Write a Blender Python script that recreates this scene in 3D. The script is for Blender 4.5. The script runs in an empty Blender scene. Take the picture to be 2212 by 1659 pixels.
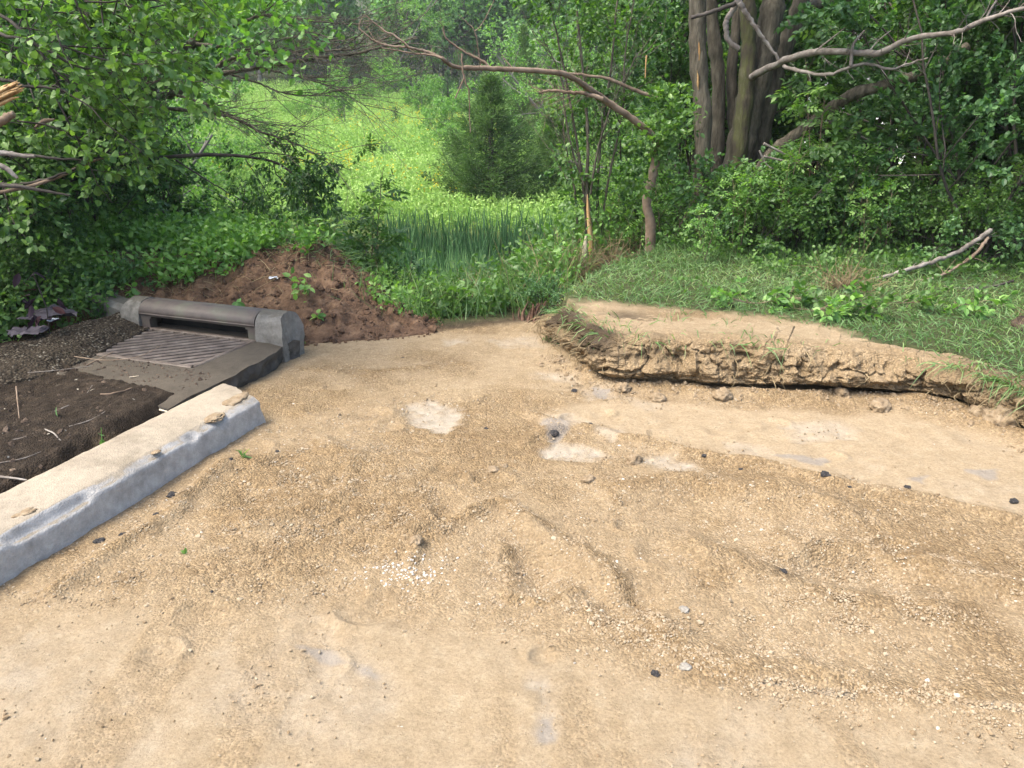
import bpy, math, random
import numpy as np
from mathutils import Vector, Matrix
R = math.radians
rng = np.random.default_rng(7)
scene = bpy.context.scene
COL = scene.collection

# ------------------------------------------------------------------ camera, sky, sun, exposure
W0, H0, FOV, PITCH, CAMH = 2212, 1659, 67.0, 20.0, 1.6
cam_d = bpy.data.cameras.new("camera"); cam = bpy.data.objects.new("camera", cam_d); COL.objects.link(cam)
cam.location = (0, 0, CAMH); cam.rotation_euler = (R(90 - PITCH), 0, 0)
cam_d.sensor_width = 36; cam_d.lens = 18 / math.tan(R(FOV / 2)); cam_d.clip_start = 0.05; cam_d.clip_end = 2000
scene.camera = cam
world = bpy.data.worlds.new("World"); scene.world = world; world.use_nodes = True
wn = world.node_tree; wn.nodes.clear()
sky = wn.nodes.new('ShaderNodeTexSky'); sky.sky_type = 'NISHITA'; sky.sun_disc = False
SUN_EL, SUN_AZ = 60.0, -112.0        # azimuth clockwise from +Y (ahead of the camera), degrees
sky.sun_elevation = R(SUN_EL); sky.sun_rotation = R(SUN_AZ)
sky.air_density = 1.0; sky.dust_density = 4.0; sky.ozone_density = 1.0
bg = wn.nodes.new('ShaderNodeBackground'); bg.inputs[1].default_value = 0.15
wo = wn.nodes.new('ShaderNodeOutputWorld')
wn.links.new(sky.outputs[0], bg.inputs[0]); wn.links.new(bg.outputs[0], wo.inputs[0])
sd = bpy.data.lights.new("sun", 'SUN'); sd.energy = 1.5; sd.angle = R(26); sd.color = (1.0, 0.955, 0.87)
so = bpy.data.objects.new("sun", sd); COL.objects.link(so)
az = R(SUN_AZ); el = R(SUN_EL)
sdir = Vector((math.sin(az) * math.cos(el), math.cos(az) * math.cos(el), math.sin(el)))
so.rotation_euler = sdir.to_track_quat('Z', 'Y').to_euler(); so.location = (0, 0, 30)
scene.view_settings.view_transform = 'Standard'; scene.view_settings.look = 'None'
scene.view_settings.exposure = 1.88; scene.view_settings.gamma = 1
scene.render.engine = 'CYCLES'
cy = scene.cycles
cy.max_bounces = 6; cy.diffuse_bounces = 3; cy.glossy_bounces = 2; cy.transmission_bounces = 3; cy.transparent_max_bounces = 4
cy.caustics_reflective = False; cy.caustics_refractive = False
cy.use_adaptive_sampling = True; cy.adaptive_threshold = 0.01
cy.use_denoising = True; cy.denoiser = 'OPENIMAGEDENOISE'; cy.denoising_input_passes = 'RGB_ALBEDO_NORMAL'; cy.denoising_prefilter = 'ACCURATE'

# ------------------------------------------------------------------ calibrated view helpers (used only to measure the place)
FPX = W0 / 2 / math.tan(R(FOV / 2)); cp, sp = math.cos(R(PITCH)), math.sin(R(PITCH))
def ray(u, v):
    x = (u - W0 / 2) / FPX; y = (H0 / 2 - v) / FPX
    return np.array([x, cp + y * sp, -sp + y * cp])
def G(u, v, z=0.0):
    d = ray(u, v); return np.array([0, 0, CAMH]) + (z - CAMH) / d[2] * d
def at(u, v, Y):
    d = ray(u, v); return np.array([0, 0, CAMH]) + Y / d[1] * d
def G2(pts, z=0.0):
    return np.array([G(u, v, z)[:2] for u, v in pts])

# ------------------------------------------------------------------ noise
def _h(ix, iy, iz):
    n = (ix.astype(np.int64) * 374761393 + iy.astype(np.int64) * 668265263 + iz.astype(np.int64) * 2147483647 % 1000003 * 7919) & 0x7fffffff
    n = ((n ^ (n >> 13)) * 1274126177) & 0x7fffffff
    return ((n ^ (n >> 16)) & 0xffff) / 65535.0
def vnoise(x, y, z=None):
    if z is None: z = np.zeros_like(x)
    ix, iy, iz = np.floor(x), np.floor(y), np.floor(z)
    fx, fy, fz = x - ix, y - iy, z - iz
    fx = fx * fx * (3 - 2 * fx); fy = fy * fy * (3 - 2 * fy); fz = fz * fz * (3 - 2 * fz)
    def c(a, b, d): return _h(ix + a, iy + b, iz + d)
    r = 0
    x0 = (c(0,0,0)*(1-fx)+c(1,0,0)*fx)*(1-fy)+(c(0,1,0)*(1-fx)+c(1,1,0)*fx)*fy
    if not np.any(fz): return x0 * 2 - 1
    x1 = (c(0,0,1)*(1-fx)+c(1,0,1)*fx)*(1-fy)+(c(0,1,1)*(1-fx)+c(1,1,1)*fx)*fy
    return (x0 * (1 - fz) + x1 * fz) * 2 - 1
def fbm(x, y, z=None, o=4, g=0.5):
    r = 0; a = 1; s = 0
    for k in range(o):
        r = r + a * vnoise(x * 2**k + 17.3 * k, y * 2**k - 9.1 * k, None if z is None else z * 2**k + 3.7 * k); s += a; a *= g
    return r / s
def billow(x, y, z=None, o=4, g=0.5):
    r = 0; a = 1; s = 0
    for k in range(o):
        r = r + a * (1 - 2 * np.abs(vnoise(x * 2**k + 5.3 * k, y * 2**k + 2.1 * k, None if z is None else z * 2**k))); s += a; a *= g
    return r / s
def sstep(a, b, x):
    t = np.clip((x - a) / (b - a), 0, 1); return t * t * (3 - 2 * t)
def segdist(x, y, P, closed=False):
    d = np.full(x.shape, 1e9); n = len(P)
    for i in range(n if closed else n - 1):
        a = P[i]; b = P[(i + 1) % n]; e = b - a
        t = np.clip(((x - a[0]) * e[0] + (y - a[1]) * e[1]) / (e @ e + 1e-12), 0, 1)
        d = np.minimum(d, np.hypot(x - a[0] - t * e[0], y - a[1] - t * e[1]))
    return d
def inside(x, y, P):
    c = np.zeros(x.shape, bool); n = len(P)
    for i in range(n):
        a = P[i]; b = P[(i + 1) % n]
        if a[1] == b[1]: continue
        k = (a[1] > y) != (b[1] > y)
        c ^= k & (x < (b[0] - a[0]) * (y - a[1]) / (b[1] - a[1]) + a[0])
    return c
def sdist(x, y, P):          # negative inside
    d = segdist(x, y, P, True); return np.where(inside(x, y, P), -d, d)

# ------------------------------------------------------------------ mesh building
class MB:
    def __init__(s): s.V = []; s.F = []; s.R = []; s.M = []; s.S = []; s.n = 0
    def add(s, V, F, rnd=0.5, mi=0, smooth=False):
        V = np.asarray(V, float).reshape(-1, 3); F = np.asarray(F, int)
        if F.shape[1] == 4: F = np.concatenate([F[:, [0, 1, 2]], F[:, [0, 2, 3]]])
        s.V.append(V); s.F.append(F + s.n)
        s.R.append(np.broadcast_to(np.asarray(rnd, float), (len(V),)).copy())
        s.M.append(np.full(len(F), mi)); s.S.append(np.full(len(F), smooth)); s.n += len(V)
    def build(s, name, mats, parent=None, link=True):
        V = np.concatenate(s.V); F = np.concatenate(s.F)
        return mkobj(name, V, F, mats, parent, {'rnd': np.concatenate(s.R)}, np.concatenate(s.M), np.concatenate(s.S))
def mkobj(name, V, F, mats, parent=None, attrs=None, mi=None, smooth=None):
    me = bpy.data.meshes.new(name); k = F.shape[1]
    me.vertices.add(len(V)); me.vertices.foreach_set('co', np.ascontiguousarray(V, np.float32).ravel())
    me.loops.add(F.size); me.loops.foreach_set('vertex_index', np.ascontiguousarray(F, np.int32).ravel())
    me.polygons.add(len(F)); me.polygons.foreach_set('loop_start', np.arange(0, F.size, k, dtype=np.int32))
    me.polygons.foreach_set('loop_total', np.full(len(F), k, np.int32))
    if mi is not None: me.polygons.foreach_set('material_index', mi.astype(np.int32))
    if smooth is not None: me.polygons.foreach_set('use_smooth', np.broadcast_to(smooth, (len(F),)).astype(bool))
    for a, v in (attrs or {}).items():
        me.attributes.new(a, 'FLOAT', 'POINT').data.foreach_set('value', np.ascontiguousarray(v, np.float32))
    for m in (mats if isinstance(mats, (list, tuple)) else [mats]): me.materials.append(m)
    me.update(calc_edges=True)
    o = bpy.data.objects.new(name, me); COL.objects.link(o)
    if parent is not None: o.parent = parent
    return o
def tag(o, label=None, cat=None, group=None, kind=None):
    if label: o['label'] = label
    if cat: o['category'] = cat
    if group: o['group'] = group
    if kind: o['kind'] = kind
    return o
def empty(name, loc=(0, 0, 0), rz=0):
    o = bpy.data.objects.new(name, None); COL.objects.link(o); o.location = loc; o.rotation_euler = (0, 0, rz); o.empty_display_size = .1
    return o
def dup(root, loc, rz, sc, label, group=None, cat=None):
    r = root.copy(); COL.objects.link(r); r.location = loc; r.rotation_euler = (0, 0, rz); r.scale = (sc if np.ndim(sc) else (sc, sc, sc))
    for k in ('group',):
        if k in r and not group: del r[k]
    r['label'] = label
    if group: r['group'] = group
    if cat: r['category'] = cat
    for ch in list(root.children):
        c = ch.copy(); COL.objects.link(c); c.parent = r
    return r
def nrm(a): return a / (np.linalg.norm(a, axis=-1, keepdims=True) + 1e-9)
def tube(mb, P, rad, sides=6, rnd=.5, mi=0, lump=0, cap=True):
    P = np.asarray(P, float); n = len(P); rad = np.broadcast_to(np.asarray(rad, float), (n,))
    T = nrm(np.gradient(P, axis=0)); up = np.array([0, 0, 1.]) if abs(T[0][2]) < .9 else np.array([1., 0, 0])
    X = np.empty_like(P); x = nrm(np.cross(T[0], up))
    for i in range(n):
        x = nrm(x - T[i] * (x @ T[i])); X[i] = x
    Y = np.cross(T, X); a = np.arange(sides) / sides * 2 * np.pi
    rr = rad[:, None] * np.ones((1, sides))
    if lump: rr = rr * (1 + lump * rng.uniform(-1, 1, rr.shape))
    V = P[:, None] + rr[..., None] * (np.cos(a)[None, :, None] * X[:, None] + np.sin(a)[None, :, None] * Y[:, None])
    V = V.reshape(-1, 3); i, j = np.meshgrid(np.arange(n - 1), np.arange(sides), indexing='ij'); i = i.ravel(); j = j.ravel(); k = (j + 1) % sides
    F = np.stack([i * sides + j, i * sides + k, (i + 1) * sides + k, (i + 1) * sides + j], 1)
    mb.add(V, F, rnd, mi, sides > 4)
    if cap:
        for e, s in ((0, -1), (n - 1, 1)):
            b = V[e * sides:(e + 1) * sides]; c = P[e] + T[e] * s * rad[e] * .2
            jj = np.arange(sides); mb.add(np.vstack([b, c]), np.stack([jj, (jj + 1) % sides, np.full(sides, sides)], 1)[:, ::s], rnd, mi)
def spline(pts, n):
    pts = np.asarray(pts, float); m = len(pts); t = np.linspace(0, m - 1, n); i = np.clip(t.astype(int), 0, m - 2); f = (t - i)[:, None]
    p0 = pts[np.maximum(i - 1, 0)]; p1 = pts[i]; p2 = pts[i + 1]; p3 = pts[np.minimum(i + 2, m - 1)]
    return .5 * ((2 * p1) + (-p0 + p2) * f + (2 * p0 - 5 * p1 + 4 * p2 - p3) * f**2 + (-p0 + 3 * p1 - 3 * p2 + p3) * f**3)
# ---- leaves: N leaves at P, midrib D, face normal N, length L, half-width W
def leaves(mb, P, D, N, L, Wd, kind='oval', rnd=None, mi=0, fold=.25, droop=.2):
    n = len(P)
    if n == 0: return
    D = nrm(D); S = nrm(np.cross(D, N)); N = np.cross(S, D)
    L = np.broadcast_to(L, (n,))[:, None]; Wd = np.broadcast_to(Wd, (n,))[:, None]
    rnd = rng.random(n) if rnd is None else np.broadcast_to(np.asarray(rnd, float), (n,))
    if kind == 'oval':
        def q(t, w, c): return P + D * L * t + S * Wd * w + N * (abs(w) * Wd * fold - L * droop * t * t) 
        V = np.stack([q(0,0,0), q(.28,-.85,0), q(.28,0,0), q(.28,.85,0), q(.66,-.8,0), q(.66,0,0), q(.66,.8,0), q(1,0,0)], 1)
        F = np.array([[0,1,2],[0,2,3],[1,4,5],[1,5,2],[2,5,6],[2,6,3],[4,7,5],[5,7,6]])
    elif kind == 'diam':
        def q(t, w): return P + D * L * t + S * Wd * w + N * (abs(w) * Wd * fold - L * droop * t * t)
        V = np.stack([q(0,0), q(.45,-1), q(.45,1), q(1,0)], 1); F = np.array([[0,1,3],[0,3,2]])
    elif kind == 'blade':
        def q(t, w): return P + D * L * t + S * Wd * w + (np.array([0,0,-1.]) * L * droop * t * t)
        V = np.stack([q(0,-1), q(0,1), q(.5,-.8), q(.5,.8), q(.82,-.45), q(.82,.45), q(1,0)], 1)
        F = np.array([[0,1,3],[0,3,2],[2,3,5],[2,5,4],[4,5,6]])
    k = V.shape[1]
    mb.add(V.reshape(-1, 3), (F[None] + (np.arange(n) * k)[:, None, None]).reshape(-1, 3), np.repeat(rnd, k), mi, kind == 'blade')
def rdir(n, up=0.0):
    v = rng.normal(size=(n, 3)); v[:, 2] += up; return nrm(v)

# ------------------------------------------------------------------ materials
def mat(name):
    m = bpy.data.materials.new(name); m.use_nodes = True; nt = m.node_tree; nt.nodes.clear()
    out = nt.nodes.new('ShaderNodeOutputMaterial'); b = nt.nodes.new('ShaderNodeBsdfPrincipled'); nt.links.new(b.outputs[0], out.inputs[0])
    return m, nt, b, out
def noise(nt, scale, detail=6, vec=None, rough=.6, dist=0):
    n = nt.nodes.new('ShaderNodeTexNoise'); n.inputs['Scale'].default_value = scale; n.inputs['Detail'].default_value = detail
    n.inputs['Roughness'].default_value = rough; n.inputs['Distortion'].default_value = dist
    if vec is None:
        tc = nt.nodes.new('ShaderNodeTexCoord'); vec = tc.outputs['Object']
    nt.links.new(vec, n.inputs['Vector']); return n.outputs['Fac']
def ramp(nt, fac, stops):
    r = nt.nodes.new('ShaderNodeValToRGB'); e = r.color_ramp.elements
    while len(e) < len(stops): e.new(.5)
    for k, (p, c) in enumerate(stops): e[k].position = p; e[k].color = (*c, 1)
    nt.links.new(fac, r.inputs[0]); return r.outputs[0]
def mix(nt, f, a, b, mode='MIX'):
    m = nt.nodes.new('ShaderNodeMix'); m.data_type = 'RGBA'; m.blend_type = mode
    for s, v in ((0, f), (6, a), (7, b)):
        if isinstance(v, (int, float)): m.inputs[s].default_value = v
        elif isinstance(v, tuple): m.inputs[s].default_value = (*v, 1)
        else: nt.links.new(v, m.inputs[s])
    return m.outputs[2]
def math_(nt, op, a, b=None):
    m = nt.nodes.new('ShaderNodeMath'); m.operation = op
    for s, v in ((0, a), (1, b)):
        if v is None: continue
        if isinstance(v, (int, float)): m.inputs[s].default_value = v
        else: nt.links.new(v, m.inputs[s])
    return m.outputs[0]
def attr(nt, n):
    a = nt.nodes.new('ShaderNodeAttribute'); a.attribute_name = n; return a.outputs['Fac']
def bump(nt, b, h, strength=.5, dist=.01):
    bp = nt.nodes.new('ShaderNodeBump'); bp.inputs['Strength'].default_value = strength; bp.inputs['Distance'].default_value = dist
    nt.links.new(h, bp.inputs['Height']); nt.links.new(bp.outputs[0], b.inputs['Normal'])
def nmat(name, stops, scale=5, bscale=40, bstr=.5, bdist=.01, rough=.9, spec=.3, stretch=None):
    m, nt, b, out = mat(name)
    tc = nt.nodes.new('ShaderNodeTexCoord'); vec = tc.outputs['Object']
    if stretch:
        mp = nt.nodes.new('ShaderNodeMapping'); mp.inputs['Scale'].default_value = stretch; nt.links.new(vec, mp.inputs[0]); vec = mp.outputs[0]
    c = ramp(nt, noise(nt, scale, 8, vec, .65), stops); nt.links.new(c, b.inputs['Base Color'])
    bump(nt, b, noise(nt, bscale, 6, vec), bstr, bdist)
    b.inputs['Roughness'].default_value = rough; b.inputs['Specular IOR Level'].default_value = spec
    return m
def leafmat(name, stops, trans=.35, rough=.45, spec=.45, tcol=None):
    m, nt, b, out = mat(name)
    oi = nt.nodes.new('ShaderNodeObjectInfo')
    f = math_(nt, 'ADD', math_(nt, 'MULTIPLY', attr(nt, 'rnd'), .8), math_(nt, 'MULTIPLY', oi.outputs['Random'], .2))
    c = ramp(nt, f, stops); nt.links.new(c, b.inputs['Base Color'])
    b.inputs['Roughness'].default_value = rough; b.inputs['Specular IOR Level'].default_value = spec
    t = nt.nodes.new('ShaderNodeBsdfTranslucent')
    nt.links.new(mix(nt, 1.0, c, tcol or (1.25, 1.45, .5), 'MULTIPLY'), t.inputs[0])
    ms = nt.nodes.new('ShaderNodeMixShader'); ms.inputs[0].default_value = trans
    nt.links.new(b.outputs[0], ms.inputs[1]); nt.links.new(t.outputs[0], ms.inputs[2]); nt.links.new(ms.outputs[0], out.inputs[0])
    return m
M = {}
M['leaf'] = leafmat('leaf_green', [(0, (.04, .095, .025)), (.45, (.09, .18, .042)), (.8, (.14, .25, .06)), (1, (.24, .37, .1))], .42)
M['leaf_blue'] = leafmat('leaf_blue_green', [(0, (.042, .1, .036)), (.5, (.08, .175, .06)), (1, (.16, .28, .1))], .38)
M['leaf_bright'] = leafmat('leaf_bright', [(0, (.07, .16, .035)), (.5, (.13, .27, .06)), (1, (.26, .42, .11))], .42)
M['leaf_dark'] = leafmat('leaf_dark', [(0, (.025, .07, .02)), (.5, (.06, .13, .035)), (1, (.11, .2, .055))], .4)
M['cedar'] = leafmat('cedar_green', [(0, (.05, .1, .03)), (.5, (.095, .17, .05)), (1, (.17, .26, .085))], .25, .7, .2)
M['cedar_dark'] = leafmat('cedar_dark', [(0, (.03, .065, .027)), (.5, (.055, .115, .042)), (1, (.1, .18, .065))], .2, .7, .2)
M['forest'] = leafmat('forest_leaf', [(0, (.08, .17, .06)), (.5, (.16, .31, .11)), (1, (.28, .46, .18))], .42)
M['meadow'] = leafmat('meadow_plant', [(0, (.09, .18, .045)), (.35, (.19, .34, .08)), (.75, (.31, .47, .125)), (1, (.42, .56, .2))], .35, .7, .2, (1.1, 1.15, .7))
M['flower'] = leafmat('yellow_flower', [(0, (.5, .42, .03)), (1, (.6, .54, .06))], .3, .7, .2, (1, 1, 1))
M['cattail'] = leafmat('cattail_blade', [(0, (.03, .09, .035)), (.5, (.095, .2, .08)), (.85, (.2, .33, .13)), (1, (.32, .32, .16))], .3, .5, .3, (1, 1.1, .7))
M['grass'] = leafmat('grass_blade', [(0, (.06, .12, .04)), (.5, (.11, .2, .065)), (.85, (.19, .28, .1)), (1, (.36, .34, .18))], .3, .5, .35)
M['straw'] = leafmat('dry_straw', [(0, (.13, .09, .045)), (1, (.32, .25, .14))], .2, .7, .2, (1, 1, 1))
M['fluff'] = leafmat('seed_head', [(0, (.25, .18, .09)), (1, (.4, .3, .16))], .2, .8, .1, (1, 1, 1))
M['purple'] = leafmat('purple_leaf', [(0, (.02, .012, .02)), (.6, (.035, .022, .032)), (1, (.07, .022, .018))], .15, .7, .2, (1, .7, .7))
M['redleaf'] = leafmat('dead_leaf', [(0, (.07, .02, .012)), (1, (.12, .045, .03))], .2, .6, .3, (1, .6, .5))
BK = lambda a, b_, c: [(.3, a), (.5, b_), (.7, c)]
M['bark'] = nmat('bark', BK((.036, .03, .021), (.098, .084, .06), (.175, .153, .113)), 6, 14, .9, .02, stretch=(4, 4, 1))
M['bark_pale'] = nmat('bark_pale', BK((.08, .063, .05), (.18, .155, .13), (.28, .255, .22)), 14, 40, .7, .006)
M['bark_tan'] = nmat('bark_tan', BK((.09, .06, .04), (.17, .122, .083), (.24, .185, .135)), 8, 30, .5, .006)
M['bark_dark'] = nmat('bark_dark', BK((.02, .017, .014), (.05, .042, .035), (.1, .085, .07)), 8, 30, .8, .01)
M['bark_moss'] = nmat('bark_moss', [(.3, (.025, .02, .014)), (.45, (.065, .055, .035)), (.58, (.075, .078, .028)), (.75, (.14, .125, .09))], 5, 14, .9, .02, stretch=(3, 3, 1))
M['bark_far'] = nmat('bark_far', BK((.08, .075, .065), (.14, .13, .115), (.2, .19, .17)), 3, 10, .4, .02)
M['rawwood'] = nmat('raw_wood', BK((.3, .16, .06), (.42, .26, .11), (.5, .36, .19)), 9, 60, .8, .006, .7, stretch=(6, 6, .7))
M['rawpale'] = nmat('raw_wood_pale', BK((.38, .3, .2), (.5, .42, .3), (.58, .52, .4)), 9, 60, .8, .006, .7)
M['rawred'] = nmat('raw_root', BK((.04, .022, .014), (.1, .052, .03), (.19, .11, .065)), 12, 50, .8, .008, .7)
def concrete(name, a, b_, dirt, dscale=3, dmid=.5, agg=0):
    m, nt, b, out = mat(name)
    tc = nt.nodes.new('ShaderNodeTexCoord').outputs['Object']
    c = ramp(nt, noise(nt, 18, 10, tc, .75), [(.3, a), (.7, b_)])
    geo = nt.nodes.new('ShaderNodeNewGeometry'); sx = nt.nodes.new('ShaderNodeSeparateXYZ'); nt.links.new(geo.outputs['Normal'], sx.inputs[0])
    topm = math_(nt, 'MULTIPLY', math_(nt, 'SUBTRACT', sx.outputs['Z'], .74), 4.0)
    f = math_(nt, 'ADD', math_(nt, 'MULTIPLY', noise(nt, dscale, 12, tc, .82), 2.4), topm)
    f2 = ramp(nt, math_(nt, 'MULTIPLY', f, .5), [(dmid, (0, 0, 0)), (dmid + .16, (1, 1, 1))])
    dc = ramp(nt, noise(nt, 30, 8, tc, .7), [(.3, tuple(x * .75 for x in dirt)), (.7, dirt)])
    c = mix(nt, f2, c, dc)
    vo = nt.nodes.new('ShaderNodeTexVoronoi'); vo.inputs['Scale'].default_value = 150; nt.links.new(tc, vo.inputs['Vector'])
    pit = ramp(nt, vo.outputs['Distance'], [(.08, (.45, .45, .45)), (.2, (1, 1, 1))])
    c = mix(nt, .35, c, pit, 'MULTIPLY')
    c = mix(nt, .8, c, ramp(nt, noise(nt, 2.3, 12, tc, .8), [(.35, (.6, .58, .55)), (.5, (1, 1, 1)), (.65, (1.25, 1.25, 1.25))]), 'MULTIPLY')
    nt.links.new(c, b.inputs['Base Color']); b.inputs['Roughness'].default_value = .9; b.inputs['Specular IOR Level'].default_value = .25
    h = math_(nt, 'ADD', noise(nt, 60, 8, tc, .7), math_(nt, 'MULTIPLY', vo.outputs['Distance'], .5))
    bump(nt, b, h, .6, .006)
    return m
M['kerb'] = concrete('kerb_concrete', (.23, .22, .20), (.40, .385, .355), (.29, .245, .18), 9, .66)
M['apron'] = concrete('apron_concrete', (.035, .031, .026), (.095, .085, .07), (.075, .062, .045), 4, .55)
M['hood_conc'] = concrete('old_concrete', (.1, .092, .078), (.2, .19, .165), (.12, .108, .085), 7, .72)
def aggmat():
    m, nt, b, out = mat('exposed_aggregate'); tc = nt.nodes.new('ShaderNodeTexCoord').outputs['Object']
    vo = nt.nodes.new('ShaderNodeTexVoronoi'); vo.inputs['Scale'].default_value = 62; nt.links.new(tc, vo.inputs['Vector']); sc_ = nt.nodes.new('ShaderNodeSeparateColor'); nt.links.new(vo.outputs['Color'], sc_.inputs[0])
    st = ramp(nt, sc_.outputs[0], [(0, (.03, .025, .018)), (.5, (.075, .06, .042)), (.85, (.13, .11, .08)), (1, (.24, .22, .18))])
    c = mix(nt, ramp(nt, vo.outputs['Distance'], [(.3, (0, 0, 0)), (.6, (1, 1, 1))]), st, (.02, .015, .01))
    c = mix(nt, ramp(nt, noise(nt, 4, 10, tc, .75), [(.46, (0, 0, 0)), (.58, (1, 1, 1))]), c, (.045, .035, .024))
    nt.links.new(c, b.inputs['Base Color']); b.inputs['Roughness'].default_value = .95; b.inputs['Specular IOR Level'].default_value = .15
    bump(nt, b, math_(nt, 'ADD', math_(nt, 'MULTIPLY', vo.outputs['Distance'], -1.0), noise(nt, 90, 6, tc)), 1, .015); return m
M['agg'] = aggmat()
M['iron'] = nmat('cast_iron', BK((.04, .028, .02), (.1, .076, .058), (.18, .145, .115)), 12, 120, .35, .002, .62, .5)
M['iron_green'] = nmat('cast_iron_hood', [(.3, (.045, .036, .03)), (.48, (.085, .066, .055)), (.6, (.09, .085, .06)), (.75, (.15, .13, .11))], 6, 90, .35, .002, .55, .5)
M['black'] = nmat('dark_throat', BK((.006, .006, .005), (.012, .011, .01), (.02, .018, .015)), 10, 30, .3)  # near-black: the shade inside the drain is put into the colour
M['clod'] = nmat('tan_clod', BK((.13, .088, .048), (.21, .155, .093), (.28, .22, .145)), 25, 60, .9, .01)
M['asph'] = nmat('asphalt_crumb', BK((.012, .012, .012), (.03, .028, .027), (.07, .06, .055)), 60, 90, .8, .01)
M['soilred'] = nmat('red_brown_soil', BK((.04, .022, .012), (.105, .06, .033), (.19, .12, .07)), 9, 45, 1, .025)
M['soildark'] = nmat('dark_soil', BK((.03, .02, .013), (.075, .052, .036), (.15, .11, .075)), 12, 45, 1, .02)
M['stone'] = nmat('grey_stone', BK((.12, .11, .09), (.22, .2, .165), (.32, .3, .25)), 12, 60, .6, .008)
M['plastic'] = nmat('dark_plastic', BK((.03, .025, .032), (.06, .052, .062), (.09, .08, .095)), 8, 20, .5, .01, .7, .2)
M['plastic_w'] = nmat('white_plastic', BK((.35, .37, .4), (.45, .47, .5), (.55, .57, .6)), 8, 20, .5, .01, .35, .6)
M['siding'] = nmat('pale_siding', BK((.72, .7, .68), (.78, .76, .74), (.82, .8, .8)), 2, 10, .1)
M['roof'] = nmat('roof_shingle', BK((.08, .08, .08), (.12, .12, .12), (.16, .16, .16)), 4, 20, .5)
M['glass'] = nmat('dark_glass', BK((.02, .03, .04), (.03, .04, .05), (.04, .05, .06)), 2, 5, 0, rough=.1, spec=.6)

def terrain_mat():
    m, nt, b, out = mat('terrain_earth')
    tc = nt.nodes.new('ShaderNodeTexCoord').outputs['Object']
    n1 = noise(nt, 1.6, 8, tc, .65); n2 = noise(nt, 14, 10, tc, .75); n3 = noise(nt, 90, 6, tc, .8)
    tan_ = ramp(nt, n1, [(.32, (.17, .118, .066)), (.5, (.255, .19, .115)), (.66, (.32, .255, .17))])
    smooth = ramp(nt, n2, [(.3, (.25, .193, .125)), (.55, (.31, .248, .168)), (.75, (.36, .305, .22))])
    rough = ramp(nt, n2, [(.25, (.13, .088, .047)), (.5, (.22, .16, .093)), (.72, (.31, .245, .165))])
    c = mix(nt, attr(nt, 'loose'), smooth, mix(nt, .6, tan_, rough))
    grain = ramp(nt, n3, [(.3, (.55, .52, .5)), (.5, (1, 1, 1)), (.7, (1.3, 1.3, 1.3))])
    c = mix(nt, .7, c, grain, 'MULTIPLY')
    vo = nt.nodes.new('ShaderNodeTexVoronoi'); vo.inputs['Scale'].default_value = 110; nt.links.new(tc, vo.inputs['Vector'])
    vc = nt.nodes.new('ShaderNodeSeparateColor'); nt.links.new(vo.outputs['Color'], vc.inputs[0])
    peb = ramp(nt, vc.outputs[0], [(0, (.65, .6, .55)), (.6, (1, 1, 1)), (.9, (1.3, 1.3, 1.25)), (1, (1.6, 1.6, 1.6))])
    c = mix(nt, math_(nt, 'MULTIPLY', attr(nt, 'loose'), .7), c, peb, 'MULTIPLY')
    pale = ramp(nt, n2, [(.3, (.27, .25, .215)), (.6, (.38, .36, .325))])
    c = mix(nt, math_(nt, 'MULTIPLY', attr(nt, 'pale'), .62), c, pale)
    grey = ramp(nt, n2, [(.3, (.17, .16, .155)), (.6, (.24, .225, .21))])
    c = mix(nt, attr(nt, 'grey'), c, grey)
    dk = ramp(nt, n2, [(.25, (.010, .0075, .006)), (.5, (.028, .021, .015)), (.72, (.07, .054, .04))])
    c = mix(nt, attr(nt, 'dark'), c, dk)
    vg = ramp(nt, n2, [(.25, (.025, .035, .014)), (.5, (.05, .062, .026)), (.75, (.09, .1, .045))])
    c = mix(nt, attr(nt, 'veg'), c, vg)
    md = ramp(nt, n1, [(.3, (.1, .15, .04)), (.7, (.18, .25, .08))])
    c = mix(nt, attr(nt, 'mead'), c, md)
    c = mix(nt, 1.0, c, (.94, .905, .83), 'MULTIPLY')
    nt.links.new(c, b.inputs['Base Color']); b.inputs['Roughness'].default_value = .95; b.inputs['Specular IOR Level'].default_value = .15
    h = math_(nt, 'ADD', math_(nt, 'MULTIPLY', noise(nt, 55, 8, tc, .8), 1.0), math_(nt, 'MULTIPLY', math_(nt, 'SUBTRACT', .6, vo.outputs['Distance']), attr(nt, 'loose')))
    bump(nt, b, h, .85, .013)
    return m
M['terrain'] = terrain_mat()

# ------------------------------------------------------------------ terrain height
CUT = G2([(1180, 712), (1195, 745), (1235, 785), (1290, 815), (1340, 830), (1450, 835), (1600, 845), (1700, 850), (1850, 855), (1950, 862), (2050, 880), (2130, 905), (2212, 935), (2300, 985), (2420, 1080), (2600, 1300)])
PLATEAU = np.vstack([CUT + np.array([.05, .16]), [[9, -3], [60, -3], [60, 60], [30, 40], [.75, 6.6], [.33, 5.6]]])
LAND = np.array([(-60, -20), (-60, 9), (-9, 8.6), (-4.5, 7.8), (-2.2, 7.2), (-1.45, 5.75), (-.85, 5.5), (-.5, 5.6), (0, 5.78), (.33, 5.95), (.7, 7.0), (1.9, 9.5), (3.4, 12.5), (9, 16), (60, 40), (60, -20)], float)
DUSTP = np.vstack([CUT, G2([(2600, 1200), (2300, 920), (2180, 845), (2060, 800), (1960, 785), (1900, 765), (1850, 728), (1780, 700), (1600, 682), (1400, 665), (1280, 655), (1195, 652)], .26)])
SM1 = G2([(1130, 905), (1230, 870), (1420, 865), (1560, 880), (1900, 895), (2350, 985), (2350, 1140), (1900, 1060), (1560, 985), (1300, 930)])
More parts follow.
